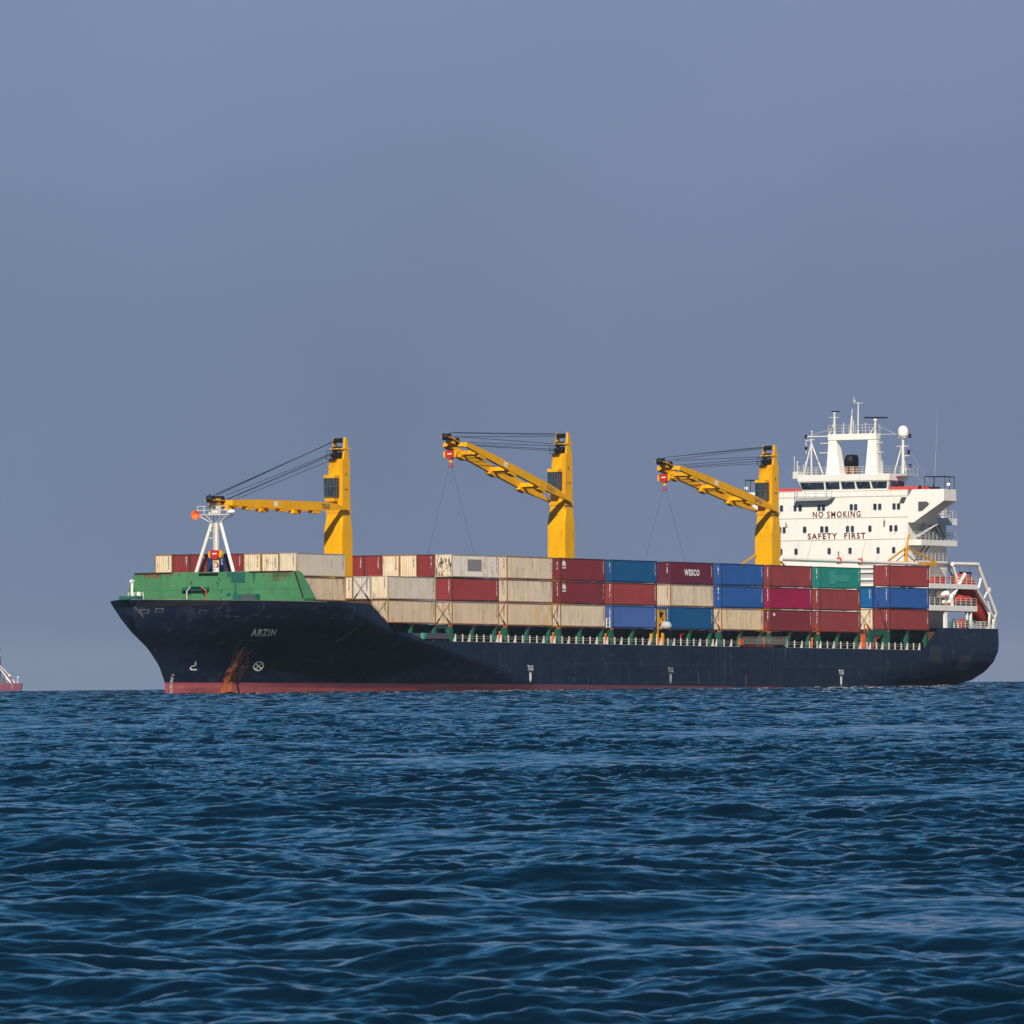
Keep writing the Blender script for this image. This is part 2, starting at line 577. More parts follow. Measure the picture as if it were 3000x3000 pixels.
def stem(z):
    zz = round(max(-2, min(11.2, z)), 1)
    if zz not in _st:
        le, a, c = prm(zz)
        _st[zz] = np.interp(zz, SIL_Z, SIL_S) - min((.5043 * q * le - .8636 * bq(q, zz)) for q in np.linspace(0, .6, 121)) / .5043
    return _st[zz]
def stem_s(z):
    a = math.floor(z * 10) / 10
    f = (z - a) * 10
    return stem(a) * (1 - f) + stem(a + .1) * f
def hb(s, z):
    s0, le = stem_s(z), prm(z)[0]
    if s < s0:
        return 0.
    if s < s0 + le:
        return bq((s - s0) / le, z)
    if s > 108:
        st_, bt = np.interp(z, TR_Z, TR_S), np.interp(z, TR_Z, TR_B)
        return HB - (HB - bt) * min(1, (s - 108) / (st_ - 108)) ** 2.2
    return HB
def ztop(s):
    return float(np.interp(s, [-60, -40, -21, -16.5, -15.2, -11, -8.0, -7.0, 133.3, 138, 160],
                           [11.05, 10.95, 10.72, 8.2, 7.35, 7.25, 6.6, 6.3, 6.3, 9.35, 9.4]))

def build_hull():
    mb = MB()
    cols = [('q', q) for q in np.linspace(0, 1, 46) ** 1.5]
    cols += [('s', x) for x in list(np.arange(-31.4, -5.9, .36)) + list(np.linspace(-5.4, 34, 44)) + list(np.linspace(36, 108, 20)) + list(np.linspace(110, 131, 10)) + list(np.linspace(132, 139, 18))]
    cols += [('e', x) for x in np.linspace(.02, 1, 16)]
    K = 34
    def s_of(c, z):
        if c[0] == 'q':
            return stem_s(z) + c[1] * (-32 - stem_s(z))
        if c[0] == 's':
            return c[1]
        e = np.interp(z, TR_Z, TR_S)
        return 139 + c[1] * (e - 139)
    port, star = [], []
    for c in cols:
        lo, hi = 6.0, 11.05
        for _ in range(28):
            mid = (lo + hi) / 2
            if mid <= ztop(s_of(c, mid)):
                lo = mid
            else:
                hi = mid
        zt = lo
        kn = 10.15 if zt > 10.4 else None
        zz = [-2.5 + (kn + 2.5) * k / (K - 4) for k in range(K - 4)] + [kn + (zt - kn) * k / 4 for k in range(5)] if kn else [-2.5 + (zt + 2.5) * k / K for k in range(K + 1)]
        pr = []
        for z in zz:
            s = s_of(c, z)
            pr.append((s, hb(s, z), z))
        port.append(pr)
        star.append([(s, -t, z) for s, t, z in pr])
    def sheet(g):
        ids = [[mb.P(p) for p in r] for r in g]
        for a, b_ in zip(ids, ids[1:]):
            for k in range(K):
                mb.face([a[k], b_[k], b_[k + 1], a[k + 1]])
        return ids
    ip = sheet(port)
    is_ = sheet(star)
    for k in range(K):                                              # transom
        mb.face([ip[-1][k], is_[-1][k], is_[-1][k + 1], ip[-1][k + 1]])
    o = mb.build('hull', 'hull', ship, smooth=True)
    bm = bmesh.new()
    bm.from_mesh(o.data)
    bmesh.ops.remove_doubles(bm, verts=bm.verts, dist=.002)
    bmesh.ops.recalc_face_normals(bm, faces=bm.faces)
    for e in bm.edges:
        if len(e.link_faces) == 2 and e.calc_face_angle(0) > R(24):
            e.smooth = False
    bm.to_mesh(o.data)
    bm.free()
    return o
hull = build_hull()

def on_hull(s, z, lift=.05):
    d = .05
    t = hb(s, z)
    n = Vector((-(hb(s + d, z) - hb(s - d, z)) / (2 * d), 1, -(hb(s, z + d) - hb(s, z - d)) / (2 * d))).normalized() * lift
    return (s + n.x, t + n.y, z + n.z)
def hull_strip(mb, pts, width, lift=.05, n=10):
    """a painted or welded line on the hull through the (s, z) points"""
    P = []
    for (a, b_), (c, d) in zip(pts, pts[1:]):
        for k in range(n):
            P.append((a + (c - a) * k / n, b_ + (d - b_) * k / n))
    P.append(pts[-1])
    prev = None
    for i, (a, b_) in enumerate(P):
        x0, y0 = P[max(i - 1, 0)]
        x1, y1 = P[min(i + 1, len(P) - 1)]
        l_ = math.hypot(x1 - x0, y1 - y0) or 1
        wd = width[0] + (width[1] - width[0]) * i / (len(P) - 1) if isinstance(width, tuple) else width
        nx, ny = -(y1 - y0) / l_ * wd / 2, (x1 - x0) / l_ * wd / 2
        cur = [mb.P(on_hull(a + nx, b_ + ny, lift)), mb.P(on_hull(a - nx, b_ - ny, lift))]
        if prev:
            mb.face([prev[0], prev[1], cur[1], cur[0]])
        prev = cur
    return mb
def hull_quad(mb, tl, tr, br, bl, lift=.05, n=8):
    g = [[mb.P(on_hull(*[(tl[k] * (1 - u) + tr[k] * u) * (1 - v) + (bl[k] * (1 - u) + br[k] * u) * v for k in (0, 1)], lift)) for u in np.linspace(0, 1, n)] for v in np.linspace(0, 1, n)]
    for a, b_ in zip(g, g[1:]):
        for k in range(n - 1):
            mb.face([a[k], a[k + 1], b_[k + 1], b_[k]])
    return mb

# marks on the port bow
text_on(MB(), 'ARZIN', lambda x, y: on_hull(x - .93 * (y - 6.79), y), -38.05, -34.55, 6.72, 7.58, .05, .0).build('ship_name', 'letter_white', hull)
mb = MB()
hull_strip(mb, [(-42.29, 3.64), (-41.92, 3.2), (-42.38, 3.11), (-42.51, 2.92), (-42.45, 2.79), (-42.24, 2.69), (-41.47, 2.69)], .14, n=4)
mb.build('bulb_mark', 'letter_white', hull)
mb = MB()
on_ring = lambda u, v: (-32.5 + .69 * u - .42 * v, 3.15 + .055 * u + .52 * v)
hull_strip(mb, [on_ring(math.cos(a), math.sin(a)) for a in np.linspace(0, 2 * math.pi, 25)], .15, n=1)
for a in (R(45), R(135)):
    hull_strip(mb, [on_ring(-math.cos(a), -math.sin(a)), on_ring(math.cos(a), math.sin(a))], .13, .055, n=4)
mb.build('thruster_mark', 'letter_white', hull)
mb = MB()
hull_quad(mb, (-44.85, 2.15), (-44.45, 2.15), (-44.3, -.4), (-44.7, -.4), .05, 12)
mb.build('draught_marks', ST_M, hull)
for s, mt in ((20.3, 'letter_white'), (58.75, 'letter_worn'), (108.3, 'letter_white')):
    mb = MB()
    text_on(mb, 'TUG', lambda x, y: (x, hb(x, y) + .04, y), s - .75, s + .75, 2.85, 3.5, .03)
    for P in ([(s - .28, 2.75), (s - .28, 1.75), (s, 1.35), (s + .28, 1.75), (s + .28, 2.75), (s, 2.45)],):
        ids = [mb.P((a, hb(a, z) + .04, z)) for a, z in P]
        mb.face(ids)
    mb.build('tug_mark', mt, hull)
# anchor pocket with its rust
pk = MB()
hull_quad(pk, (-37.9, 5.9), (-35.9, 5.9), (-33.9, 2.8), (-36.7, 2.8), .05)
pocket = pk.build('anchor_pocket', 'scuff', hull)
mb = MB()
hull_quad(mb, (-37.3, 5.2), (-36.45, 5.2), (-35.15, 3.0), (-36.45, 3.0), .07)
hull_quad(mb, (-36.95, 2.9), (-35.5, 2.9), (-34.9, -.6), (-37.0, -.6), .065)
mb.build('rust_run', 'rust_ragged', pocket)
mb = MB()
hull_quad(mb, (-36.0, 2.95), (-34.2, 3.0), (-34.2, 1.1), (-35.85, 1.3), .08)
mb.build('grime', 'rust_dark', pocket)
mb = MB()
hull_strip(mb, [(-38.7, 6.24), (-36.1, 6.25)], .07)
hull_strip(mb, [(-38.7, 6.24), (-38.2, 5.3), (-36.5, 3.0)], .06)
hull_strip(mb, [(-38.3, 6.0), (-38.2, 5.5)], .16)
mb.build('pocket_rim', 'scrape', pocket)
mb = MB()
for k in range(13):
    z = 5.2 - k * .46
    s = -36.95 + .265 * k
    p = on_hull(s, z, .16)
    q = on_hull(s + .2, z - .36, .16)
    mb.tube(p, q, .085 if k % 2 else .12, n=6)
mb.build('anchor_chain', 'chain', pocket)
mb = MB().spin(on_hull(-36.9, 5.3, -.05), (0, 1, -.4), [(.42, 0), (.42, .18), (.24, .2), (.22, .05)], 16)
mb.build('hawse_pipe', 'black', pocket)
# mooring openings, faded frames and scuffs near the deck edge
for s, z, mt in ((-52.3, 9.6, 'seam'), (-51.0, 9.74, 'seam'), (-46.5, 9.55, 'seam'), (-31.2, 9.4, 'seam'), (-28.4, 9.1, 'seam')):
    mb = MB()
    hull_quad(mb, (s - .4, z + .26), (s + .4, z + .26), (s + .4, z - .26), (s - .4, z - .26), .05, 4)
    o = mb.build('mooring_port', mt, hull)
    mb = MB()
    hull_quad(mb, (s - .3, z + .15), (s + .3, z + .15), (s + .3, z - .18), (s - .3, z - .18), .07, 4)
    mb.build('opening', 'black', o)
for s, z, wd in ((-43.2, 9.1, .7), (-42.1, 9.05, .7), (-38.0, 9.0, .6), (-36.0, 8.97, .8), (-39.9, 9.29, .6)):
    hull_strip(MB(), [(s - wd / 2, z), (s + wd / 2, z - .02)], .14, n=3).build('scupper', 'seam', hull)
hull_strip(MB(), [(-24.2, 6.15), (-22.87, 7.73)], .09).build('fender_bar', 'letter_worn', hull)
for pts in ([(-39.84, 10.8), (-39.5, 10.0), (-39.8, 9.5)], [(-25.4, 10.6), (-25.3, 9.7), (-25.0, 8.95)], [(-53.2, 10.7), (-52.9, 9.8), (-52.3, 8.9)], [(-44.6, 10.8), (-44.8, 9.9)], [(-25.0, 8.95), (-25.7, 8.75), (-26.6, 9.0)]):
    hull_strip(MB(), pts, .06).build('mooring_rope', 'scrape', hull)
# plating seams and a repainted square on the quarter
for z, a, b_ in ((3.85, 24, 130), (1.55, 40, 112)):
    mb = MB()
    hull_strip(mb, [(a, z), (b_, z)], .035, .03, 30)
    mb.build('plate_seam', 'seam', hull)
for a, z0, z1, mt in ((47.2, 1.0, 3.2, 'seam'), (62.5, 1.1, 2.6, 'rust_dark'), (66.5, 1.1, 2.9, 'scrape'), (74.0, 1.0, 4.6, 'seam'), (80.2, .9, 2.6, 'rust'), (77.8, .9, 2.3, 'rust_dark'), (91.8, 4.2, 6.2, 'scrape'), (36.0, .9, 2.2, 'scrape'), (122, 1.9, 5.6, 'seam'), (130, 2.0, 4.6, 'seam')):
    hull_strip(MB(), [(a, z1), (a + .05, z0)], (.16, .05), .035).build('rust_streak', mt, hull)
for a, z, wd, ht in ((137.2, 5.6, 3.6, 2.2), (146.8, 4.6, 3.6, 2.2)):
    mb = MB()
    hull_quad(mb, (a - wd / 2, z + ht / 2), (a + wd / 2, z + ht / 2), (a + wd / 2, z - ht / 2), (a - wd / 2, z - ht / 2), .03)
    mb.build('repainted_patch', paint('patch_paint', (.034, .038, .055), .5, .2, .3), hull)

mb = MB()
hull_strip(mb, [(stem_s(10.6) + .25, 10.6), (-48, 10.58), (-44.0, 10.56)], (.78, .5), .03, 24)  # sunlit look of the bow bulwark painted as a paler band, plus some wear
mb.build('sunlit_worn_bulwark', paint('sunlit_worn_navy', (.030, .033, .042), .45, .35, .6, .15, .4), hull)
# decks
mb = MB()
def deck_poly(z, s0, s1, inset, n=60):
    return [(s, max(hb(s, z) - inset, .05)) for s in np.linspace(s0, s1, n)]
for z, s0, s1 in ((6.22, -22, 138.5), (9.7, -51, -22), (9.3, 137.9, 156.9)):
    ed = deck_poly(z, s0, s1, .06)
    a = [mb.P((s, t, z)) for s, t in ed]
    b_ = [mb.P((s, -t, z)) for s, t in ed]
    for k in range(len(ed) - 1):
        mb.face([a[k], a[k + 1], b_[k + 1], b_[k]])
mb.box(-22.2, -22, -12.2, 12.2, 6.25, 9.68)
mb.box(138.5, 138.7, -14.6, 14.6, 6.25, 9.28)
mb.build('weather_deck', 'deck', ship)
# cap rail round the forecastle bulwark
mb = MB()
prev = None
for q in np.linspace(.004, .86, 60):
    s = stem_s(11.0) + q * prm(11.0)[0]
    t = bq(q, 11.0)
    cur = [mb.P((s, t + .05, ztop(s) + .03)), mb.P((s, max(t - .25, 0), ztop(s) + .03)), mb.P((s, max(t - .25, 0), ztop(s) - .06)), mb.P((s, t + .05, ztop(s) - .06))]
    if prev:
        for k in range(4):
            mb.face([prev[k], prev[(k + 1) % 4], cur[(k + 1) % 4], cur[k]])
    prev = cur
mb.build('cap_rail', 'scrape', ship)

# ------------------------------------------------------------------ forecastle: green breakwater and foremast
BS = -33.1
mb = MB()
mb.loft([[(BS, -12.3, 9.75), (BS, 12.2, 9.75), (BS, 12.35, 11.2), (BS, 10.95, 14.62), (BS, -11.3, 14.62), (BS, -12.75, 11.2)],
         [(BS + .35, -12.3, 9.75), (BS + .35, 12.2, 9.75), (BS + .35, 12.35, 11.2), (BS + .35, 10.95, 14.62), (BS + .35, -11.3, 14.62), (BS + .35, -12.75, 11.2)]])
mb.box(BS + .351, BS + 1.5, -11.2, 10.9, 14.45, 14.6)
brk = mb.build('breakwater', 'green', ship, label='green slanted breakwater wall across the bow')
mb = MB()
mb.loft([[(BS + .36, 11.0, 14.5), (BS + .36, 12.3, 11.3), (BS + .36, 12.1, 10.3)], [(BS + 1.9, 11.0, 14.5), (BS + 3.1, 12.3, 11.3), (BS + 3.1, 12.1, 10.3)]])
mb.build('side_bracket', 'green', brk)
for p, q in (((BS - .05, 11.12, 14.5), (BS - .05, 12.25, 11.35)), ((BS - .06, -11.3, 14.55), (BS - .06, -6, 14.6)), ((BS - .06, 4.8, 14.58), (BS - .06, 10.8, 14.58))):
    MB().bar(p, q, .12).build('rusty_edge', 'rust_dark', brk)

mb = MB()
for a, b_, c, d in ((1.6, 4.2, 13.95, 14.55), (2.2, 4.15, 13.25, 13.949), (5.2, 5.6, 13.8, 14.5)):
    MB().box(BS - .012, BS - .002, a, b_, c, d).build('repaint_patch', 'teal_dark', brk)
mb = MB()
for a, b_, c, d in ((2.75, 2.95, 12.2, 13.24), (.55, .7, 13.6, 13.9), (.25, .5, 13.15, 13.35), (2.6, 3.1, 11.8, 12.2), (1.6, 2.2, 11.75, 12.0), (5.35, 5.5, 13.3, 13.78), (.75, .95, 12.1, 12.5), (.7, .9, 11.2, 11.5), (-3.45, -3.3, 13.3, 13.5), (-3.45, -3.3, 11.8, 12.0)):
    MB().box(BS - .09, BS - .015, a, b_, c, d).build('fitting_box', 'teal_dark', brk)
mb = MB()
mb.box(BS - 1.2, BS - .05, 3.1, 6.3, 9.72, 11.85)
lock = mb.build('deck_locker', 'teal_dark', brk)
mb = MB()
for k in range(6):
    mb.box(BS - 1.26, BS - 1.21, 4.4 + .3 * k, 4.6 + .3 * k, 11.1, 11.8)
mb.build('slats', 'dark_grey', lock)
mb = MB()
mb.box(BS - .5, BS - .02, -4.4, -.8, 12.4, 12.8)
rk = mb.build('gangway_rack', 'teal_dark', brk)
mb = MB()
for p, q in (((-3.55, 9.8), (-3.55, 12.3)), ((-3.55, 12.3), (-3.0, 12.85))):
    mb.tube((BS - .75, p[0], p[1]), (BS - .75, q[0], q[1]), .075)
mb.build('davit_arm', 'rail', rk)
MB().tube((BS - .75, -3.0, 12.85), (BS - .75, -1.6, 12.82), .08).build('davit_boom', 'teal_dark', rk)
mb = MB()
mb.tube((BS - .75, -1.6, 12.8), (BS - .75, -.85, 12.3), .07)
mb.tube((BS - .75, -.85, 12.3), (BS - .75, -.85, 9.8), .08)
mb.build('stay', 'rust', rk)
M['rust_stain'] = ragged('rust_stain', (.30, .12, .05), .50, .74)
for a_, b_, z0 in ((-11.2, -4.5, 14.2), (5.2, 10.9, 13.9), (-10.0, -7.5, 13.9), (8.0, 10.2, 13.4)):
    MB().box(BS - .016, BS - .006, a_, b_, z0, 14.44).build('rust_stain', 'rust_stain', brk)
M['seam_green'] = paint('seam_green', (.035, .14, .065), .6, .15, .2, .3)
for t in (-7.6, -3.9, .35, 4.6, 8.4):
    MB().box(BS - .012, BS - .002, t - .03, t + .03, 10.2, 14.44).build('plate_seam', 'seam_green', brk)
MB().box(BS - .011, BS - .001, -11.9, 11.6, 12.44, 12.49).build('plate_seam', 'seam_green', brk)
# small fittings at the very bow
mb = MB().tube((-34.6, -10.8, 9.75), (-34.6, -10.8, 13.6), .17).tube((-34.9, -10.8, 13.6), (-34.35, -10.8, 13.6), .2)
mb.build('vent_post', 'white', ship)
mb = MB().tube((-34.6, -9.9, 9.75), (-34.6, -9.9, 12.3), .2)
mb.build('vent_post', 'white', ship)
mb = MB()
for t in np.linspace(-11.0, -8.9, 6):
    mb.tube((-35.2, t, 9.75), (-35.2, t, 12.15), .045, n=5)
for z in (11.3, 11.7, 12.15):
    mb.tube((-35.2, -11, z), (-35.2, -8.9, z), .035, n=5)
mb.build('bow_railing', 'white', ship)
mb = MB().box(-44.6, -43.0, -6.8, -4.4, 9.72, 11.6)
mb.build('winch_housing', 'teal_dark', ship)

FS = -32.75
mb = MB((0, -.55, 0)).tube((FS, .45, 14.6), (FS, .45, 20.6), .42, .38, 14)
mast = mb.build('foremast', 'white_rust', ship, smooth=False)
MB((0, -.55, 0)).box(BS - .3, BS - .01, -1.6, 1.0, 14.35, 14.5).build('mast_foot', 'black', mast)
for t0, t1 in ((-2.35, -.15), (2.85, 1.15)):
    MB((0, -.55, 0)).tube((FS, t0 + .05, 14.6), (FS, t1, 20.5), .22, .2, 10).build('mast_leg', 'white', mast)
mb = MB((0, -.55, 0))
mb.box(FS - .8, FS + .9, -1.75, 2.6, 21.5, 21.6)
for t, q in ((-1.6, 0.1), (2.5, .8)):
    for d in (-.7, .7):
        mb.bar((FS + d, t, 21.5), (FS, q, 20.5), .09)
mb.bar((FS - .7, -.6, 21.5), (FS - .2, .2, 20.6), .08).bar((FS - .7, 1.6, 21.5), (FS - .2, .7, 20.6), .08)
for t in (-1.6, -.7, .4, 1.5, 2.5):
    mb.tube((FS - .8, t, 21.6), (FS - .8, t, 22.6), .04, n=5)
for z in (22.1, 22.6):
    mb.tube((FS - .8, -1.65, z), (FS - .8, 2.55, z), .04, n=5)
mb.build('mast_platform', 'white_rust', mast)
mb = MB((0, -.55, 0)).box(FS - .35, FS + .35, .05, .95, 21.63, 23.25)
mb.box(FS - .1, FS + .1, -.45, -.25, 21.63, 23.6)
mb.build('mast_head', 'white_rust', mast)
MB((0, -.55, 0)).ball((FS, -.35, 23.8), .14, rz=.3).build('mast_light', 'black', mast)
mb = MB((0, -.55, 0)).spin((FS - .3, -1.7, 21.55), (-1, .05, -.03), [(.1, -.2), (.14, .2), (.3, .6), (.58, .95), (.6, 1.0), (.5, .9), (.1, .5)], 16)
mb.build('fog_horn', 'horn', mast, smooth=True)
mb = MB((0, -.55, 0)).ball((FS - .2, 2.75, 21.9), .45, .5, .3)
mb.build('search_lamp', 'white', mast)
mb = MB((0, -.55, 0))
for z in (16.6, 18.7, 19.6):
    MB((0, -.55, 0)).tube((FS, .4, z), (FS, -.45, z + .05), .07, n=6).build('mast_bracket', 'white_rust', mast)
mb = MB((0, -.55, 0))
for t in (.28, .62):
    mb.tube((FS - .48, t, 14.7), (FS - .48, t, 20.8), .025, n=4)
for k in range(20):
    mb.tube((FS - .48, .28, 14.9 + .3 * k), (FS - .48, .62, 14.9 + .3 * k), .022, n=4)
mb.build('mast_ladder', 'scrape', mast)

# ------------------------------------------------------------------ the three deck cranes
def crane(s0, dz, luff, label, hook_drop):
    """s0: forward face of the pedestal; dz: height over the foremost crane; luff: jib angle"""
    off = (s0, .04, dz)
    B = lambda: MB(off)
    mb = B()
    def ring(z, f, a, p, sb, ch=.0):                               # forward, aft, port, starboard faces
        return [(f, -sb, z), (f, p - ch, z), (f + ch, p, z), (a, p, z), (a, -sb, z)]
    mb.loft([ring(6.0, 0, 2.65, 1.27, 1.27, .02), ring(20.0, 0, 2.6, 1.27, 1.27, .02), ring(21.9, .12, 2.3, 1.2, .98, .35), ring(22.35, .12, 2.25, 1.2, .95, .12)])
    root = mb.build('deck_crane', 'yellow', ship, label=label)
    mb = B()
    mb.loft([ring(22.36, .05, 2.35, 1.32, 1.05, .02), ring(22.75, .05, 2.35, 1.32, 1.05, .02)])
    mb.build('slewing_ring', 'yellow_dull', root)
    mb = B()
    mb.loft([ring(22.76, .14, 2.15, 1.25, .95, .02), ring(29.05, .2, 2.1, 1.25, .66, .02)])
    mb.build('crane_tower', 'yellow', root)
    mb = B()
    for a, b_ in ((.9, 1.15), (-.62, -.4)):
        mb.prism([(.75, 29.06), (2.05, 29.06), (1.95, 30.2), (1.62, 31.75), (1.2, 31.75), (1.02, 30.4)], 't', a, b_)
    mb.box(.55, 2.5, -.7, 1.2, 30.25, 30.38)
    head = mb.build('crane_head', 'yellow', root)
    mb = B()
    for z, s in ((31.35, 1.05), (30.3, .85), (29.5, .5)):
        mb.spin((s, -.35, z), (0, 1, 0), [(.1, 0), (.36, .02), (.3, .1), (.3, .9), (.36, 1.0), (.1, 1.02)], 14)
    mb.box(.9, 1.7, -.35, .85, 29.06, 29.9)
    mb.build('head_sheave', 'black', root)
    mb = B()
    for t in (-.75, -.2, .3):
        mb.tube((-.25, t, 29.05), (-.25, t, 30.05), .035, n=5)
    for z in (29.5, 30.05):
        mb.tube((-.25, -.75, z), (-.25, .3, z), .03, n=5)
    mb.box(-.3, .19, -.8, .5, 28.98, 29.05)
    mb.build('top_railing', 'black', root)
    # glazed cab on the forward face
    mb = B().box(-1.05, .12, -.62, .75, 24.35, 26.6)
    cab = mb.build('operator_cab', 'glass', root)
    mb = B()
    for s in (-1.07, -.5, .1):
        for t in (-.64, .77):
            mb.box(s - .04, s + .04, t - .05, t + .05, 24.3, 26.65)
    mb.box(-1.1, -1.06, .05, .11, 24.3, 26.65)
    for z in (24.33, 25.6, 26.6):
        mb.box(-1.12, .14, -.68, .8, z - .05, z + .05)
    for k in range(3):
        mb.box(-1.1, -1.06, -.2 + .27 * k, -.15 + .27 * k, 24.3, 26.65)
    mb = mb.build('cab_frame', 'dark_grey', root)
    B().box(-1.15, .14, -.7, .87, 26.66, 27.05).build('cab_hood', 'yellow', root)
    B().box(-1.0, .14, -.6, .7, 23.75, 24.27).build('cab_bracket', 'yellow_dull', root)
    mb = B()
    for t in (.9, 1.12):
        mb.box(.1, .135, t - .025, t + .025, 22.8, 28.8)
    for k in range(20):
        mb.box(.09, .13, .9, 1.12, 22.9 + k * .3, 22.95 + k * .3)
    mb.build('tower_ladder', 'yellow_dull', root)
    mb = B()
    mb.box(1.0, 1.25, 1.26, 1.275, 27.0, 27.35)
    for k in range(3):
        mb.box(.75 + .32 * k, .98 + .32 * k, 1.26, 1.275, 25.2, 25.35)
    mb.build('tower_plate', 'dark_grey', root)
    # jib: two side girders joined by bottom plates, feet below, sheaves at the tip
    hinge = Vector((1.2, 0, 22.85))
    ca, sa = math.cos(luff), math.sin(luff)
    def J(x, t, h):
        return (hinge.x - x * ca + h * sa, t, hinge.z + x * sa + h * ca)
    X = [0, 2.0, 4.0, 6.0, 14.0, 22.0, 27.0, 29.3]
    TOP = [.12, .38, .62, .70, .66, .60, .45, .30]
    BOT = [-.12, -.16, -.26, -.32, -.36, -.32, -.28, -.24]
    mb = B()
    for t0, t1 in ((1.36, 1.66), (-1.72, -1.42)):
        mb.loft([[J(x, t0, b_), J(x, t1, b_), J(x, t1, a), J(x, t0, a)] for x, a, b_ in zip(X, TOP, BOT)])
    jib = mb.build('jib', 'yellow', root)
    for t0, t1 in ((1.3, 1.74), (-1.8, -1.36)):                    # flanges along the lower edges
        mb = B()
        mb.loft([[J(x, t0, b_ - .05), J(x, t1, b_ - .05), J(x, t1, b_ - .004), J(x, t0, b_ - .004)] for x, b_ in list(zip(X, BOT))[2:]])
        mb.build('jib_flange', 'yellow', root)
    for x, l_ in ((8.2, .5), (16.4, .5), (24.8, .45), (29.0, .25)):
        mb = B()
        mb.loft([[J(x + d, -1.41, -.2), J(x + d, 1.35, -.2), J(x + d, 1.35, .3), J(x + d, -1.41, .3)] for d in (-l_, l_)])
        mb.build('jib_tie', 'yellow', root)
    mb = B()
    for k in range(9):
        x = 25.4 + k * .4
        mb.loft([[J(x + d, -1.415, -.22), J(x + d, -1.2, -.22), J(x + d, -1.2, .36), J(x + d, -1.415, .36)] for d in (0, .07)])
    mb.build('jib_ribs', 'yellow', root)
    for x in (8.2, 16.4, 24.8):
        mb = B()
        for t0, t1 in ((1.0, 1.7), (-1.75, -1.05)):
            mb.loft([[J(x - .95, t0, -.29), J(x - .95, t1, -.29), J(x + .95, t1, -.29), J(x + .95, t0, -.29)],
                     [J(x - .55, t0, -.78), J(x - .55, t1, -.78), J(x + 1.15, t1, -.72), J(x + 1.15, t0, -.72)]])
        mb.build('jib_foot', 'yellow', root)
    for x in (29.5, 31.7):
        B().spin(J(x, -.48, .42), (0, 1, 0), [(.12, 0), (.47, .03), (.37, .1), (.45, .2), (.37, .32), (.45, .45), (.37, .6), (.45, .75), (.37, .85), (.47, .92), (.12, .95)], 16).build('jib_sheave', 'black', root)
    mb = B()
    for t in (-.6, .52):
        mb.bar(J(28.9, t, .3), J(32.0, t, .3), .08, .38, (0, 1, 0))
    mb.loft([[J(x, -.5, -.2), J(x, .5, -.2), J(x, .5, .5), J(x, -.5, .5)] for x in (30.2, 30.95)])
    mb.build('tip_block', 'yellow', root)
    # maker's plate (a plain pale square) and load figures on the port girder
    mb = B()
    for a, b_, c, d in ((18.1, 19.1, -.12, .12), (18.1, 19.1, .18, .42)):
        ids = [mb.P(J(x, 1.672, h)) for x, h in ((a, c), (b_, c), (b_, d), (a, d))]
        mb.face(ids)
    mb.build('jib_plate', 'letter_white', root)
    mb = B()
    ids = [mb.P(J(x, 1.672, h)) for x, h in ((5.0, -.16), (7.1, -.16), (7.1, .5), (5.0, .5))]
    mb.face(ids)
    mb.build('load_figures', ST_B, root)
    # ropes from the head to the jib tip
    for (t, hz, hs, x) in ((.75, 31.6, .8, 31.7), (.35, 31.45, .8, 31.6), (-.25, 31.3, .8, 29.7), (.9, 30.2, .5, 29.5), (.5, 30.0, .45, 28.6), (0., 29.6, .3, 27.6), (.8, 29.3, .15, 27.0)):
        B().tube((hs, t, hz), J(x, t, .95 if x > 29.3 else .5), .033, n=5).build('luffing_rope', 'rope', root)
    # hook block under the tip
    tip = J(30.6, 0, -.05)
    z0 = tip[2] - hook_drop
    mb = B()
    hk = mb.prism([(-.62, z0), (.62, z0), (.62, z0 - .72), (.22, z0 - 1.12), (-.22, z0 - 1.12), (-.62, z0 - .72)], 's', tip[0] - .3, tip[0] + .3).build('hook_block', 'red', root)
    for sg in (-1, 1):
        mb = B()
        mb.prism([(sg * .625, z0 - .02), (sg * .84, z0 - .14), (sg * .95, z0 - .5), (sg * .84, z0 - .86), (sg * .625, z0 - .98)], 's', tip[0] - .26, tip[0] + .26)
        mb.build('block_cheek', 'yellow', root)
    mb = B().tube((tip[0], 0, z0 - 1.1), (tip[0], 0, z0 - 1.55), .2)
    mb.ball((tip[0], 0, z0 - 1.4), .22)
    mb.build('hook_swivel', 'yellow', root)
    mb = B()
    P = [(tip[0], .3 * math.sin(a) , z0 - 1.82 + .27 * math.cos(a)) for a in np.linspace(0, 1.55 * math.pi, 10)]
    for p, q in zip(P, P[1:]):
        mb.tube(p, q, .1, n=6)
    mb.build('cargo_hook', 'red', root)
    mb = B().box(tip[0] - .305, tip[0] - .301, -.3, .3, z0 - .5, z0 - .36)
    mb.build('block_stencil', 'letter_white', root)
    if hook_drop > 2:
        for t in (-.3, .3):
            B().tube((tip[0], t, z0 - .02), (tip[0], t, tip[2]), .03, n=4).build('hoist_rope', 'rope', root)
    else:
        for ds, sg in ((-6.6, -1), (6.7, 1)):
            p = (tip[0] + sg * .35, 0, z0 - 2.0)
            q = (tip[0] + ds * 1.65, 0, 8.6 - dz)
            B().tube(p, q, .015, n=4).build('sling', 'rope', root)
    return root
crane(-3.62, 0, R(.3), 'yellow deck crane next to the foremast with its jib lowered level', 5.7)
crane(55.72, 2.13, R(13.1), 'yellow deck crane amidships with its jib raised highest', 1.0)
crane(115.2, 2.05, R(10.1), 'yellow deck crane right beside the white superstructure', 1.0)

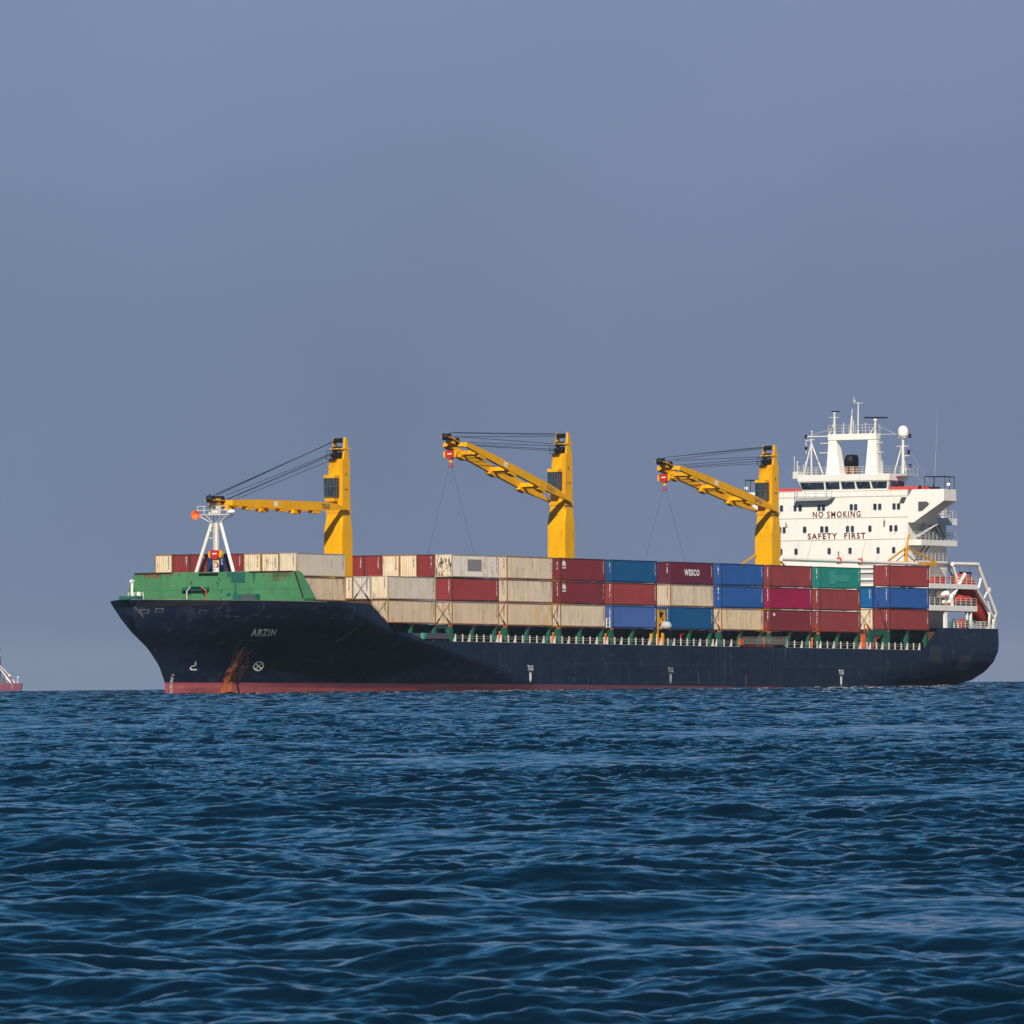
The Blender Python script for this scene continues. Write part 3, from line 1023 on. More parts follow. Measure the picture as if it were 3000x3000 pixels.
# ------------------------------------------------------------------ cargo deck
mb = MB().box(-11.0, 137.0, -12.6, 12.6, 6.23, 7.9).box(-20, -11.001, -11.5, 11.5, 6.23, 7.9)
cm = mb.build('hatch_coaming', 'deck_dark', ship)
for s0, s1 in ((-12.6, -4.3), (0, 26.7), (28.6, 55.3), (59.0, 85.8), (87.8, 114.6), (123.2, 135.7)):
    MB().box(s0, s1, -13.9, 13.9, 7.9, 8.4 if s0 < 120 else 8.85).build('hatch_cover', 'deck_dark', ship)
MB().box(-31.2, -18.2, -11, 10.2, 9.72, 11.06).build('hatch_cover', 'deck_dark', ship)
MB().box(-16.3, -4.5, -8, 12.2, 8.5, 11.3).build('stacking_frame', 'deck', ship)
mb = MB()
for s in np.arange(-10.5, 136, 3.1):
    mb.box(s, s + .12, 12.61, 12.8, 6.25, 7.85)
mb.box(-10.5, 136.5, 12.601, 12.75, 7.0, 7.15)
mb.build('coaming_stays', 'post_green', cm)
BAYS = [(-16.5, 0), (0, 0), (14.43, 0), (28.72, 0), (43.06, 0), (59.06, 0), (73.54, 0), (87.82, 0), (102.28, 0), (123.3, .5)]
def post(s, lean, top=8.38, wide=.42):
    mb = MB()
    mb.prism([(s - .22, top - .2), (s + .22, top - .2), (s + lean + .34, 6.3), (s + lean - .34, 6.3)], 't', 14.25, 14.6)
    mb.prism([(14.24, top - .2), (13.3, top - .2), (14.24, 6.9)], 's', s - .06, s + .06)
    o = mb.build('cargo_post', 'post_green', ship)
    MB().box(s - .2, s + .2, 14.2, 14.7, top - .2, top).build('pad', 'rust', o)
for s, r in BAYS[1:9]:
    post(s + .25, .35)
    post(s + 6.1, -.7)
    post(s + 11.95, -.6)
post(-9.96, -.3)
post(-3.9, -.6)
for s in (123.6, 129.3, 135.2):
    post(s, -.0, 8.88)
# open rail with doubled stanchions along the deck edge
for s0, s1, z in ((.9, 12.0, 6.3), (12.9, 26.2, 6.3), (27.3, 40.6, 6.3), (41.6, 55.2, 6.3), (56.5, 71.2, 6.3), (72.2, 78.6, 6.3), (92.6, 101.5, 6.3), (102.6, 116.5, 6.3), (117.5, 132.6, 6.3)):
    mb = MB()
    n = max(3, int((s1 - s0) / 1.55))
    for i, s in enumerate(np.linspace(s0, s1, n)):
        mb.box(s - .075, s + .075, 14.72, 14.84, z, z + .93)
        if i % 3 != 1:
            sg = 1 if i % 2 else -1
            mb.prism([(s, z), (s + sg * .42, z), (s + sg * .05, z + .62)], 't', 14.66, 14.718)
    for h in (.42, .68):
        mb.tube((s0, 14.78, z + h), (s1, 14.78, z + h), .018, n=4)
    mb.box(s0, s1, 14.76, 14.82, z, z + .03)
    mb.build('deck_railing', 'rail', ship)
mb = MB()
mb.box(-9, -.5, 13.0, 14.2, 6.25, 7.28)
mb.build('side_trunk', 'dark_grey', ship)
MB().prism([(-7.3, 6.55), (-7.25, 7.3), (-6.4, 7.3), (-6.9, 6.55)], 't', 14.32, 14.72).build('roller_fairlead', 'teal', ship)
MB().box(-6.6, -.5, 14.3, 14.72, 6.62, 7.3).build('bulwark_plate', 'dark_grey', ship)
# pilot gangway stowed on its side
mb = MB()
for z in (6.75, 7.55):
    mb.tube((79.2, 15.05, z), (92.0, 15.05, z + .1), .05, n=5)
for k in range(27):
    s = 79.3 + k * .48
    mb.bar((s, 15.05, 6.75), (s + .3, 15.05, 7.55), .05)
    mb.bar((s + .3, 15.05, 6.75), (s, 14.9, 7.55), .04)
mb.box(79, 92, 14.86, 15.1, 6.62, 6.7)
gw = mb.build('gangway', paint('gangway_aluminium', (.22, .20, .19), .6, .15, .2, .3), ship)
MB().box(78.4, 79.1, 14.8, 15.15, 6.5, 7.4).build('gangway_end', 'rust', gw)
MB().box(79.0, 88.5, 14.86, 15.0, 6.36, 6.44).build('gangway_rest', 'red', gw)
# fire and access gear in the gaps between stacks
for s in (13.35, 27.6, 41.9, 86.7, 100.9, 115.8):
    mb = MB().tube((s, 14.3, 6.3), (s, 14.3, 7.6), .11, n=6)
    mb.ball((s, 14.3, 7.55), .17)
    mb.build('hydrant', 'horn', ship)
for s, mt, zb in ((42.2, 'white', 8.42), (101.2, 'rust', 8.42), (86.5, 'rust', 8.42), (116.6, 'rust', 8.42)):
    mb = MB()
    for d in (-.45, .45):
        mb.box(s + d - .05, s + d + .05, 14.5, 14.6, zb, zb + 1.2)
    for z in (zb + .1, zb + .6, zb + 1.18):
        mb.box(s - .4, s + .4, 14.5, 14.58, z - .04, z + .04)
    mb.build('lashing_step', mt, ship)
mb = MB().box(55.9, 58.0, 14.45, 14.6, 8.4, 10.95)
vb = mb.build('stores_board', 'yellow_dull', ship)
mb = MB()
for pts in ([(56.2, 10.7), (57.6, 10.5), (56.9, 9.9)], [(56.3, 10.4), (57.2, 10.0), (56.6, 9.7)], [(56.2, 9.0), (56.9, 9.2), (56.3, 8.5)], [(57.0, 9.6), (57.5, 9.9), (57.4, 9.4)]):
    mb.prism(pts, 't', 14.602, 14.612)
mb.box(55.9, 58.0, 14.602, 14.61, 10.82, 10.9)
mb.build('board_markings', 'black', vb)
mb = MB().spin((57.6, 14.9, 8.35), (0, 0, 1), [(.3, 0), (.72, .15), (.78, .55), (.5, .95), (.2, 1.05)], 14)
mb.build('mushroom_vent', 'grey', ship, smooth=True)
for s, h in ((55.9, 2.0), (57.4, 1.6), (54.2, 1.5)):
    MB().box(s, s + .35, 14.3, 14.55, 6.3, 6.3 + h).build('drain_post', 'yellow_dull', ship)
for s in (56.6, 118.5):
    MB().box(s, s + .55, 14.3, 14.55, 6.3, 7.3).build('hose_box', 'red', ship)
for s in (62.9, 120.1):
    mb = MB().tube((s, 14.3, 6.3), (s, 14.3, 7.8), .09).tube((s, 14.3, 7.75), (s + 1.3, 14.3, 7.95), .13)
    mb.build('fire_monitor', 'red', ship)
# green portal frame at the after stack
mb = MB()
for s in (117.6, 122.2):
    mb.box(s, s + .9, 14.1, 14.6, 6.3, 8.9)
mb.box(118.5, 122.2, 14.12, 14.58, 8.2, 8.85)
mb.build('portal_frame', 'post_green', ship)
mb = MB().box(116.2, 116.6, 13.0, 14.6, 6.3, 8.3)
mb.build('pipe_guard', 'rust', ship)

# ------------------------------------------------------------------ superstructure
AF = 139.5
F_ = lambda x, y: (AF - .012, x, y)
mb = MB().box(AF, 151.5, -9.75, 9.75, 9.31, 27.38)
acc = mb.build('accommodation_block', 'white', ship)
mb = MB()
for z in (21.52, 24.5, 27.36):
    mb.box(AF - .05, AF - .001, -9.76, 9.76, z - .05, z + .05)
mb.build('deck_line', paint('deck_line_paint', (.62, .58, .52), .6, .1, .2, .5), acc)
mb = MB()
for p, q in (((-4.8, 21.45), (-5.6, 18.5)), ((3.4, 21.45), (2.6, 18.5))):
    mb.bar((AF - .03, *p), (AF - .03, *q), .05, .05)
mb.build('drain_pipe', paint('drain_paint', (.5, .40, .30), .6, .2, .2, .6), acc)
WIN = {26.32: [(-9.62, -9.14), (-7.52, -7.08), (-6.77, -6.29), (-3.89, -3.43), (-3.23, -2.77), (1.01, 1.47), (1.67, 2.13), (4.59, 5.05), (5.31, 5.77), (7.47, 7.93), (8.15, 8.61)],
       23.36: [(-9.89, -9.42), (-9.2, -8.77), (-6.1, -5.62), (-3.47, -3.02), (-2.74, -2.29), (.42, .88), (1.16, 1.62), (3.82, 4.26), (6.99, 7.43), (7.74, 8.18)],
       20.4: [(-9.68, -9.27), (-7.42, -6.95), (-2.38, -1.92), (.79, 1.25), (5.04, 5.48), (7.39, 7.83)]}
def window(t0, t1, z1, hgt, parent, s=AF):
    mb = MB()
    z0 = z1 - hgt
    a = .08
    oc = [(t0 + a, z0), (t1 - a, z0), (t1, z0 + a), (t1, z1 - a), (t1 - a, z1), (t0 + a, z1), (t0, z1 - a), (t0, z0 + a)]
    mb.prism(oc, 's', s - .015, s - .003)
    mb.cur = 1
    b = .05
    ob = [(t0 + a, z0 - b), (t1 - a, z0 - b), (t1 + b, z0 + a), (t1 + b, z1 - a), (t1 - a, z1 + b), (t0 + a, z1 + b), (t0 - b, z1 - a), (t0 - b, z0 + a)]
    n = len(oc)
    o1 = [mb.P((s - .05, *p)) for p in ob]
    i1 = [mb.P((s - .05, *p)) for p in oc]
    o2 = [mb.P((s - .004, *p)) for p in ob]
    i2 = [mb.P((s - .016, *p)) for p in oc]
    for k in range(n):
        j = (k + 1) % n
        mb.face([o1[k], o1[j], i1[j], i1[k]])
        mb.face([o1[k], o2[k], o2[j], o1[j]])
        mb.face([i1[k], i1[j], i2[j], i2[k]])
    return mb.build('window', ['glass', 'grey'], parent)
for z, row in WIN.items():
    for t0, t1 in row:
        window(t0, t1, z, .82, acc)
mb = MB()
text_on(mb, 'NO SMOKING', F_, -4.63, 2.63, 24.54, 25.40, .026)
mb.build('warning_lettering', 'letter_red', acc)
mb = MB()
text_on(mb, 'SAFETY  FIRST', F_, -5.42, 3.37, 21.60, 22.44, .034)
mb.build('warning_lettering', 'letter_red', acc)
mb = MB()
for z in (17.85, 17.2, 16.2, 15.4):
    mb.box(AF - .25, AF - .001, 2.3, 4.9, z - .25, z + .05)
mb.build('vent_louvre', 'white', acc)
mb = MB().box(AF - .02, AF - .001, 2.3, 4.9, 15.0, 18.2)
mb.build('vent_recess', 'grey', acc)
for t, z, l_, wd in ((-4.3, 21.45, .9, .5), (6.2, 24.45, 1.3, .3), (-6.9, 27.3, 1.0, .4), (1.6, 25.45, .8, .35), (5.3, 25.4, 1.2, .5), (-.4, 27.3, .9, .3), (7.9, 22.4, 1.0, .4), (-8.6, 24.45, 1.2, .4)):
    MB().box(AF - .014, AF - .004, t - wd / 2, t + wd / 2, z - l_, z).build('rust_drip', 'rust_stain', acc)
mb = MB()
for k in range(3):
    mb.box(AF - .3, AF - .001, 8.9 - .12 * k, 9.55 - .12 * k, 27.0 - .24 * k, 27.15 - .24 * k)
mb.build('cable_box', 'dark_grey', acc)
# bulwark carried across the front below the wheelhouse windows
mb = MB().box(AF - .02, AF + .2, -9.75, 9.75, 27.39, 28.2)
mb.box(AF - .02, 144, -15.2, -9.751, 27.5, 27.6)
bw = mb.build('bridge_front_bulwark', 'white', ship)
# wheelhouse with outward leaning glass
WF = 139.55
mb = MB()
rg1 = lambda z, f, a, h: [(f, -h, z), (f, h, z), (a, h, z), (a, -h, z)]
mb.loft([rg1(27.4, WF + .45, 145.2, 6.45), rg1(28.3, WF + .45, 145.2, 6.5), rg1(29.5, WF + .1, 145.2, 6.85), rg1(29.52, WF + .02, 145.3, 6.95), rg1(30.42, WF - .05, 145.3, 7.0)])
wh = mb.build('wheelhouse', 'white', ship)
def lean(t, z, d):
    k = (z - 28.3) / 1.2
    return (WF + .45 - .35 * k - d, t, z)
for a, b_, c, d in ((-6.65, -3.05, -6.42, -3.08), (-2.78, -.68, -2.76, -.74), (-.4, 1.6, -.34, 1.64), (1.84, 3.88, 2.0, 4.0), (4.16, 6.6, 4.32, 6.36)):
    mb = MB()
    P = [(c, 28.42), (d, 28.42), (b_, 29.38), (a, 29.38)]
    mb.loft([[lean(t, z, .012) for t, z in P], [lean(t, z, .05) for t, z in P]])
    o = mb.build('bridge_window', 'glass', wh)
    m0 = a + (b_ - a) * .45
    MB().bar(lean(m0, 29.35, .08), lean(m0 - .35, 28.95, .08), .035).build('wiper', 'grey', o)
for s0, s1 in ((140.3, 142.0), (142.4, 144.3)):
    MB().prism([(s0 + .1, 28.45), (s1 - .1, 28.45), (s1, 29.35), (s0, 29.35)], 't', 6.6, 6.93).build('bridge_window', 'glass', wh)
MB().prism([(140.3, 28.45), (142, 28.45), (142, 29.35), (140.2, 29.35)], 't', -6.93, -6.6).build('bridge_window', 'glass', wh)
mb = MB()
def rail(mb, pts, z, h=1.0, n=3, step=1.5, r=.03):
    for (a, b_), (c, d) in zip(pts, pts[1:]):
        ln = math.hypot(c - a, d - b_)
        k = max(1, int(ln / step))
        for i in range(k + 1):
            x, y = a + (c - a) * i / k, b_ + (d - b_) * i / k
            mb.tube((x, y, z), (x, y, z + h), r * 1.2, n=4)
        for j in range(1, n + 1):
            mb.tube((a, b_, z + h * j / n), (c, d, z + h * j / n), r, n=4)
    return mb
rail(mb, [(145, -6.9), (139.8, -6.9), (139.8, 6.9), (145, 6.9)], 30.42, 1.0, 3, 1.3)
mb.build('roof_railing', 'rail', wh)
mb = MB().box(140.0, 141.8, -7.9, -6.9, 29.95, 30.9)
mb.tube((140.6, -7.5, 30.9), (140.6, -7.5, 32.1), .06).ball((140.6, -7.5, 32.2), .13)
for t, h in ((-7.8, 33.0), (-6.4, 31.9), (-6.1, 32.3), (-5.2, 32.4), (5.6, 32.2), (-7.1, 31.7)):
    mb.tube((140.3, t, 30.4), (140.3, t, h), .045, n=5)
mb.build('roof_aerials', 'white_rust', wh)
mb = MB().box(141.5, 145.3, 5.2, 8.6, 30.1, 30.42)
rail(mb, [(141.6, 8.5), (145.2, 8.5)], 30.42, 1.0, 3, .9)
mb.build('side_gallery', 'grey', wh)
mb = MB()
mb.prism([(-6.9, 27.33), (-1.1, 27.33), (-1.9, 26.9), (-6.5, 26.85)], 's', AF - 1.1, AF - .03)
rail(mb, [(AF - .1, -6.85), (AF - 1.05, -6.85), (AF - 1.05, -2.0), (AF - 1.05, -1.2)], 27.34, .95, 2, 1.5)
mb.build('cleaning_platform', 'grey', acc)
mb = MB()
for t in np.arange(-9.0, 9.8, 1.25):
    mb.box(AF - .06, AF - .021, t - .02, t + .02, 27.4, 28.15)
mb.box(AF - .06, AF - .021, -9.7, 9.7, 28.12, 28.18)
mb.build('bulwark_stays', paint('stay_paint', (.6, .57, .52), .6, .1, .2, .3), bw)
# bridge wings with their raking knees
for sg in (1, -1):
    mb = MB()
    P = [(9.76, 27.1), (10.4, 28.17), (15.2, 28.17), (15.2, 26.6), (10.6, 23.7), (9.76, 23.7)]
    mb.prism([(sg * t, z) for t, z in P], 's', AF, 143.3)
    wg = mb.build('bridge_wing', 'white', ship)
    mb = MB().prism([(sg * t, z) for t, z in ((11.34, 26.5), (12.6, 26.52), (12.95, 26.25), (12.9, 26.0), (11.85, 25.2), (11.34, 25.2))], 's', AF - .03, AF - .004)
    mb.build('wing_opening', 'dark_grey', wg)
    mb = MB().box(140.1, 142.9, sg * 6.75, sg * 11.6, 28.19, 28.62)
    mb.prism([(sg * 11.6, 28.62), (sg * 11.6, 28.19), (sg * 12.3, 28.19)], 's', 140.1, 142.9)
    mb.build('wing_canopy', 'red_roof', wg)
    mb = MB()
    mb.loft([[(140.0, sg * 12.0, 29.86), (140.0, sg * 15.15, 29.8), (143.0, sg * 15.15, 29.8), (143.0, sg * 12.0, 29.86)],
             [(140.0, sg * 12.0, 29.98), (140.0, sg * 15.15, 29.92), (143.0, sg * 15.15, 29.92), (143.0, sg * 12.0, 29.98)]])
    for s, t in ((140.05, 12.05), (140.05, 15.1), (142.95, 15.1), (142.95, 12.05), (141.5, 15.1)):
        mb.tube((s, sg * t, 28.17), (s, sg * t, 29.87), .045, n=5)
    mb.build('awning', 'cover', wg)
    mb = MB().box(140.6, 141.6, sg * 12.6, sg * 13.6, 28.18, 28.5).tube((141.1, sg * 12.9, 28.3), (141.1, sg * 12.9, 28.95), .12)
    mb.ball((140.2, sg * 11.3, 28.45), .3)
    mb.build('wing_console', 'black', wg)
    MB().ball((140.6, sg * 15.35, 28.75), .28).build('wing_lamp', 'white', wg)
    mb = MB()
    for a in (10.6, 12.6):
        mb.bar((142.9, sg * a, 23.6), (142.0, sg * 9.9, 21.8), .3)
    mb.build('wing_knee', 'grey', wg)
# open side decks down the port side, and one to starboard
for z, s0, s1, t1, top in ((20.62, AF + .02, 150.8, 11.75, 21.38), (23.5, 144.4, 150.8, 11.75, 24.42), (18.3, AF + .4, 148.6, 11.3, 18.55)):
    mb = MB().box(s0, s1, 9.76, t1, z, z + .12)
    mb.box(s0, s1, t1 - .1, t1, z + .121, top)
    if top - z > .5:
        mb.box(s0, s0 + .1, 9.76, t1 - .101, z + .121, top)
        mb.box(s1 - .1, s1, 9.76, t1 - .101, z + .121, top)
    o = mb.build('side_platform', 'white', ship)
    mb = MB()
    rail(mb, [(s0 + .05, 9.9), (s0 + .05, t1 - .05), (s1 - .05, t1 - .05), (s1 - .05, 9.9)], top, 22.4 - 21.38, 3, 1.2)
    mb.build('platform_railing', 'rail', o)
mb = MB()
for (a, z0), (b_, z1) in (((140.4, 18.5), (143.6, 20.6)), ((142, 20.8), (145.5, 23.5)), ((149.5, 20.7), (146.5, 23.5))):
    for t in (10.3, 11.0):
        mb.bar((a, t, z0), (b_, t, z1), .06, .2)
mb.build('side_stairs', 'dark_grey', ship)
# mast over the bridge: a white goal post with scanners and aerials
ML = 142.3
mb = MB()
for sg, a0, a1, b0, b1 in ((-1, 3.95, 1.9, 3.65, 2.5), (1, 3.75, 1.95, 3.55, 2.35)):
    f = lambda z, p, q, s0, s1: [(s0, sg * p, z), (s0, sg * q, z), (s1, sg * q, z), (s1, sg * p, z)]
    mb.loft([f(30.43, a0, a1, ML, ML + 1.9), f(35.2, b0, b1, ML + .2, ML + 1.3)])
mb.box(ML + .1, ML + 1.4, -3.7, 3.62, 35.201, 36.0)
rm = mb.build('radar_mast', 'white', ship)
mb = MB()
rail(mb, [(ML + .2, -3.7), (ML + .2, 3.6), (ML + 1.3, 3.6)], 36.0, 1.2, 3, 1.0, .025)
mb.build('mast_railing', 'rail', rm)
mb = MB()
mb.tube((ML + .6, 3.25, 36.0), (ML + .6, 3.25, 37.6), .22, .12).bar((ML + .6, 2.5, 36.0), (ML + .6, 3.2, 37.1), .14)
mb.ball((ML + .6, 3.25, 37.8), .27)
mb.build('scanner_post', 'white_rust', rm)
MB().bar((ML + .45, 1.7, 38.18), (ML + .75, 5.0, 38.12), .3, .2).build('radar_scanner', 'black', rm)
mb = MB()
mb.tube((ML + .6, -2.95, 36.0), (ML + .6, -2.95, 38.7), .2, .12).bar((ML + .6, -3.7, 36.0), (ML + .6, -3.0, 37.6), .14)
mb.bar((ML + .6, -3.7, 38.3), (ML + .6, -2.3, 38.3), .07).ball((ML + .6, -2.95, 38.8), .2)
mb.build('scanner_post', 'white_rust', rm)
MB().bar((ML + .6, -3.35, 39.1), (ML + .6, -2.2, 39.1), .2, .15).build('radar_scanner', 'black', rm)
mb = MB().tube((ML + .6, .62, 36), (ML + .6, .68, 40.3), .12, .07)
mb.bar((ML + .6, .0, 40.25), (ML + .6, 1.35, 40.15), .06).ball((ML + .6, .1, 40.45), .14).tube((ML + .6, .1, 40.4), (ML + .6, 0, 41.0), .04)
mb.build('aerial', 'white_rust', rm)
mb = MB().tube((ML + .6, -.5, 36), (ML + .6, -.3, 38.4), .2, .12).tube((ML + .6, -.3, 38.4), (ML + .6, -.25, 39.4), .05)
mb.tube((ML + .6, -.1, 36), (ML + .6, 0, 37.8), .06)
mb.build('aerial', 'white_rust', rm)
mb = MB().tube((ML + .6, -1.55, 36), (ML + .6, -1.55, 37.5), .06).tube((ML + .6, 1.75, 36), (ML + .6, 1.75, 37.3), .04).spin((ML + .6, 1.75, 37.2), (0, 0, 1), [(.05, 0), (.22, .18), (.2, .2)], 8)
mb.build('aerial', 'white_rust', rm)
mb = MB().bar((ML + .4, -7.1, 35.75), (ML + .4, -3.66, 35.75), .14).bar((ML + .4, -7.1, 35.75), (ML + .4, -3.7, 36.6), .03).tube((ML + .4, -6.3, 35.75), (ML + .4, -6.3, 36.3), .06).ball((ML + .4, -6.3, 36.4), .13)
mb.build('yardarm', 'white_rust', rm)
mb = MB().bar((ML + .4, 3.6, 35.85), (ML + .4, 6.6, 35.85), .05).bar((ML + .4, 3.7, 37.0), (ML + .4, 6.3, 35.95), .025)
mb.build('yardarm', 'white_rust', rm)
mb = MB()
for z, l_ in ((34.8, .9), (33.5, 1.0)):
    mb.bar((ML + .4, -4.1 - l_, z), (ML + .4, -3.6, z), .1)
    mb.bar((ML + .4, 3.6, z), (ML + .4, 3.6 + l_, z - .1), .08)
for k in range(16):
    mb.box(ML + .6, ML + .8, 3.72, 3.95, 30.8 + k * .3, 30.88 + k * .3)
mb.build('lamp_brackets', 'white_rust', rm)
# lattice mast to starboard
mb = MB().tube((141.5, -5.8, 30.43), (141.5, -5.8, 35.4), .13, .1)
mb.tube((141.5, -7.0, 30.43), (141.5, -5.85, 34.6), .1).tube((141.5, -4.0, 30.43), (141.5, -5.75, 34.7), .1)
mb.bar((141.5, -6.6, 35.2), (141.5, -5.3, 35.3), .1)
mb.tube((141.5, -6.6, 33.4), (141.5, -6.6, 35.2), .05)
sm = mb.build('signal_mast', 'white_rust', ship)
mb = MB()
for z in (33.9, 35.5):
    mb.box(141.35, 141.65, -6.72, -6.48, z, z + .45)
mb.build('signal_lamp', 'black', sm)
# satellite dome on its post to port
mb = MB().tube((143.3, 7.2, 30.43), (143.3, 7.25, 35.35), .2, .16)
mb.tube((143.3, 5.9, 30.6), (143.3, 7.05, 34.2), .1).tube((144.6, 7.0, 30.6), (143.35, 7.2, 34.0), .09)
mb.bar((143.3, 6.3, 34.2), (143.3, 8.1, 34.2), .09).bar((143.3, 7.2, 32.9), (143.3, 8.2, 32.9), .08).bar((143.3, 7.2, 31.0), (143.3, 8.3, 31.1), .07)
mb.box(142.9, 143.7, 6.7, 7.8, 35.3, 35.4)
dm = mb.build('dome_mast', 'white_rust', ship)
MB().spin((143.3, 7.25, 35.42), (0, 0, 1), [(.45, 0), (.68, .12), (.72, .4), (.72, .9), (.63, 1.22), (.42, 1.45), (.18, 1.55), (.02, 1.58)], 20).build('satellite_dome', 'white', dm, smooth=True)
mb = MB()
for z, t in ((35.3, 8.3), (33.1, 8.1), (31.2, 8.3)):
    mb.box(143.15, 143.45, t - .12, t + .12, z, z + .55)
mb.bar((143.3, 7.3, 35.3), (143.3, 8.3, 35.35), .05)
mb.build('signal_lamp', 'black', dm)
MB().tube((141.2, 12.9, 28.2), (141.2, 13.5, 38.9), .035, .012, 5).build('whip_aerial', 'grey', ship)
for p, q in (((143.3, 8.3, 33.4), (142.5, 11.5, 29.2)), ((143.3, 8.4, 31.2), (142.5, 11.0, 28.6)), ((141.5, -6.9, 33), (141.5, -12, 28.4))):
    MB().tube(p, q, .012, n=4).build('stay_wire', 'grey', ship)
# funnel well aft
mb = MB()
FX, FT = 152.3, -5.25
def fr(z, a, b_, ds=0):
    return [(FX + ds + a * math.cos(x), FT - (z - 30) * -.06 + b_ * math.sin(x), z) for x in np.linspace(0, 2 * math.pi, 19)[:-1]]
mb.loft([fr(27.4, 1.35, .95), fr(31.8, 1.3, .92, .1)])
fn = mb.build('funnel', 'tan', ship, smooth=True)
mb = MB().loft([fr(31.8, 1.33, .95, .1), fr(33.0, 1.25, .88, .2), fr(33.45, 1.0, .7, .25), fr(33.5, .3, .3, .25)])
mb.build('funnel_top', 'black', fn, smooth=True)
MB().box(150.8, 152.0, -7.3, -6.4, 30.0, 31.6).build('funnel_vent', 'dark_grey', fn)
# after decks with their pillars
MB().box(151.5, 152.2, -9.3, 9.3, 9.31, 18.4).build('after_house', 'grey', ship)
for z0, z1, s1 in ((14.78, 15.42, 154.6), (11.75, 12.5, 154.4)):
    mb = MB().box(AF + .05, s1, 9.76, 13.0, z0, z1)
    mb.box(151.501, s1, -9.0, 9.759, z0 + .3, z1)
    o = mb.build('boat_deck', 'white', ship)
    mb = MB()
    rail(mb, [(AF + .1, 12.9), (s1 - .1, 12.9), (s1 - .1, 9.8)], z1, 1.0, 3, 1.5, .035)
    mb.build('deck_rails', 'rail', o)
mb = MB()
for s in (144.6, 145.1, 151.7, 152.9):
    mb.box(s - .14, s + .14, 12.6, 12.88, 9.31, 11.74)
mb.build('boat_deck_pillars', 'white', ship)
mb = MB()
rail(mb, [(143.2, 14.75), (156.8, 14.75), (156.8, 6)], 9.38, .95, 3, 1.15, .035)
for s in (143.6, 144.8, 148.6, 150.2, 155.0):
    mb.prism([(s, 9.4), (s + .4, 9.4), (s + .05, 10.1)], 't', 14.6, 14.7)
mb.build('stern_railing', 'rail', ship)
mb = MB()
for s in (146.1, 147.0):
    mb.box(s, s + .6, 13.9, 14.5, 9.35, 10.6)
mb.build('hose_reel', 'red', ship)
mb = MB().spin((148.5, 12.2, 9.9), (0, 1, 0), [(.2, 0), (.8, .02), (.8, .12), (.4, .15), (.4, 1.2), (.8, 1.25), (.8, 1.35), (.2, 1.4)], 14)
mb.spin((150.6, 12.0, 9.9), (0, 1, 0), [(.2, 0), (.7, .02), (.7, .12), (.4, .15), (.4, 1.2), (.7, 1.25), (.7, 1.35), (.2, 1.4)], 14)
mb.build('mooring_winch', 'teal_dark', ship)
mb = MB()
mb.box(138.9, 139.4, 12.5, 13.1, 15.8, 17.4)
mb.build('reel_box', 'white', ship)
# lifeboat launching frame over the stern
mb = MB()
T0 = 12.6
mb.tube((147.4, T0, 18.15), (155.5, T0, 18.2), .27, n=10).tube((155.4, T0, 18.25), (161.2, T0, 11.55), .27, .24, 10)
mb.tube((147.6, T0, 18.0), (149.5, T0, 15.4), .16, n=8)
mb.tube((155.1, T0, 14.75), (160.5, T0, 10.9), .2, n=8).tube((155.6, T0, 14.9), (156.4, T0, 16.3), .16, n=8)
mb.tube((158.9, T0, 14.9), (157.4, T0, 13.6), .12, n=8).tube((158.6, T0, 13.2), (159.5, T0, 11.6), .1, n=8)
mb.box(158.5, 159.0, T0 - .3, T0 + .3, 14.5, 15.1)
mb.bar((159.2, T0, 11.6), (158.9, T0, 9.5), .25).bar((160.6, T0, 11.2), (160.2, T0, 9.5), .3).bar((161.2, T0, 11.5), (160.4, T0, 10.0), .2)
mb.box(158.4, 160.6, T0 - .2, T0 + .2, 9.4, 9.6)
dv = mb.build('lifeboat_davit', 'white', ship)
mb = MB()
mb.tube((147.4, 8.2, 18.15), (155.5, 8.2, 18.2), .22, n=8).tube((155.4, 8.2, 18.2), (161.2, 8.2, 11.5), .22, n=8).tube((161.2, 8.2, 11.5), (160.2, 8.2, 9.5), .2, n=8)
mb.tube((155.5, 8.2, 18.2), (155.5, T0, 18.2), .22, n=8).tube((161.2, 8.2, 11.6), (161.2, T0, 11.6), .16, n=8)
mb.build('davit_frame', 'white', dv)
mb = MB().bar((150.6, T0 - .4, 17.0), (154.2, T0 - .4, 17.0), .16, .3).bar((151.4, T0 - .4, 16.9), (152.1, T0 - .4, 15.9), .08).bar((153.9, T0 - .4, 16.9), (154.1, T0 - .4, 15.8), .08)
for s in (150.5, 153.7):
    mb.tube((s, T0 - .4, 18.1), (s + .1, T0 - .4, 17.0), .025, n=4)
mb.build('lifting_beam', 'black', dv)
# rescue boat crane on the lower boat deck
mb = MB().tube((147.3, 12.7, 13.9), (151.0, 12.7, 16.7), .3, .24, 10).ball((151.05, 12.7, 16.75), .27)
mb.tube((147.0, 12.6, 12.5), (147.0, 12.6, 14.1), .35, .3, 10)
mb.build('rescue_crane', 'white', ship)
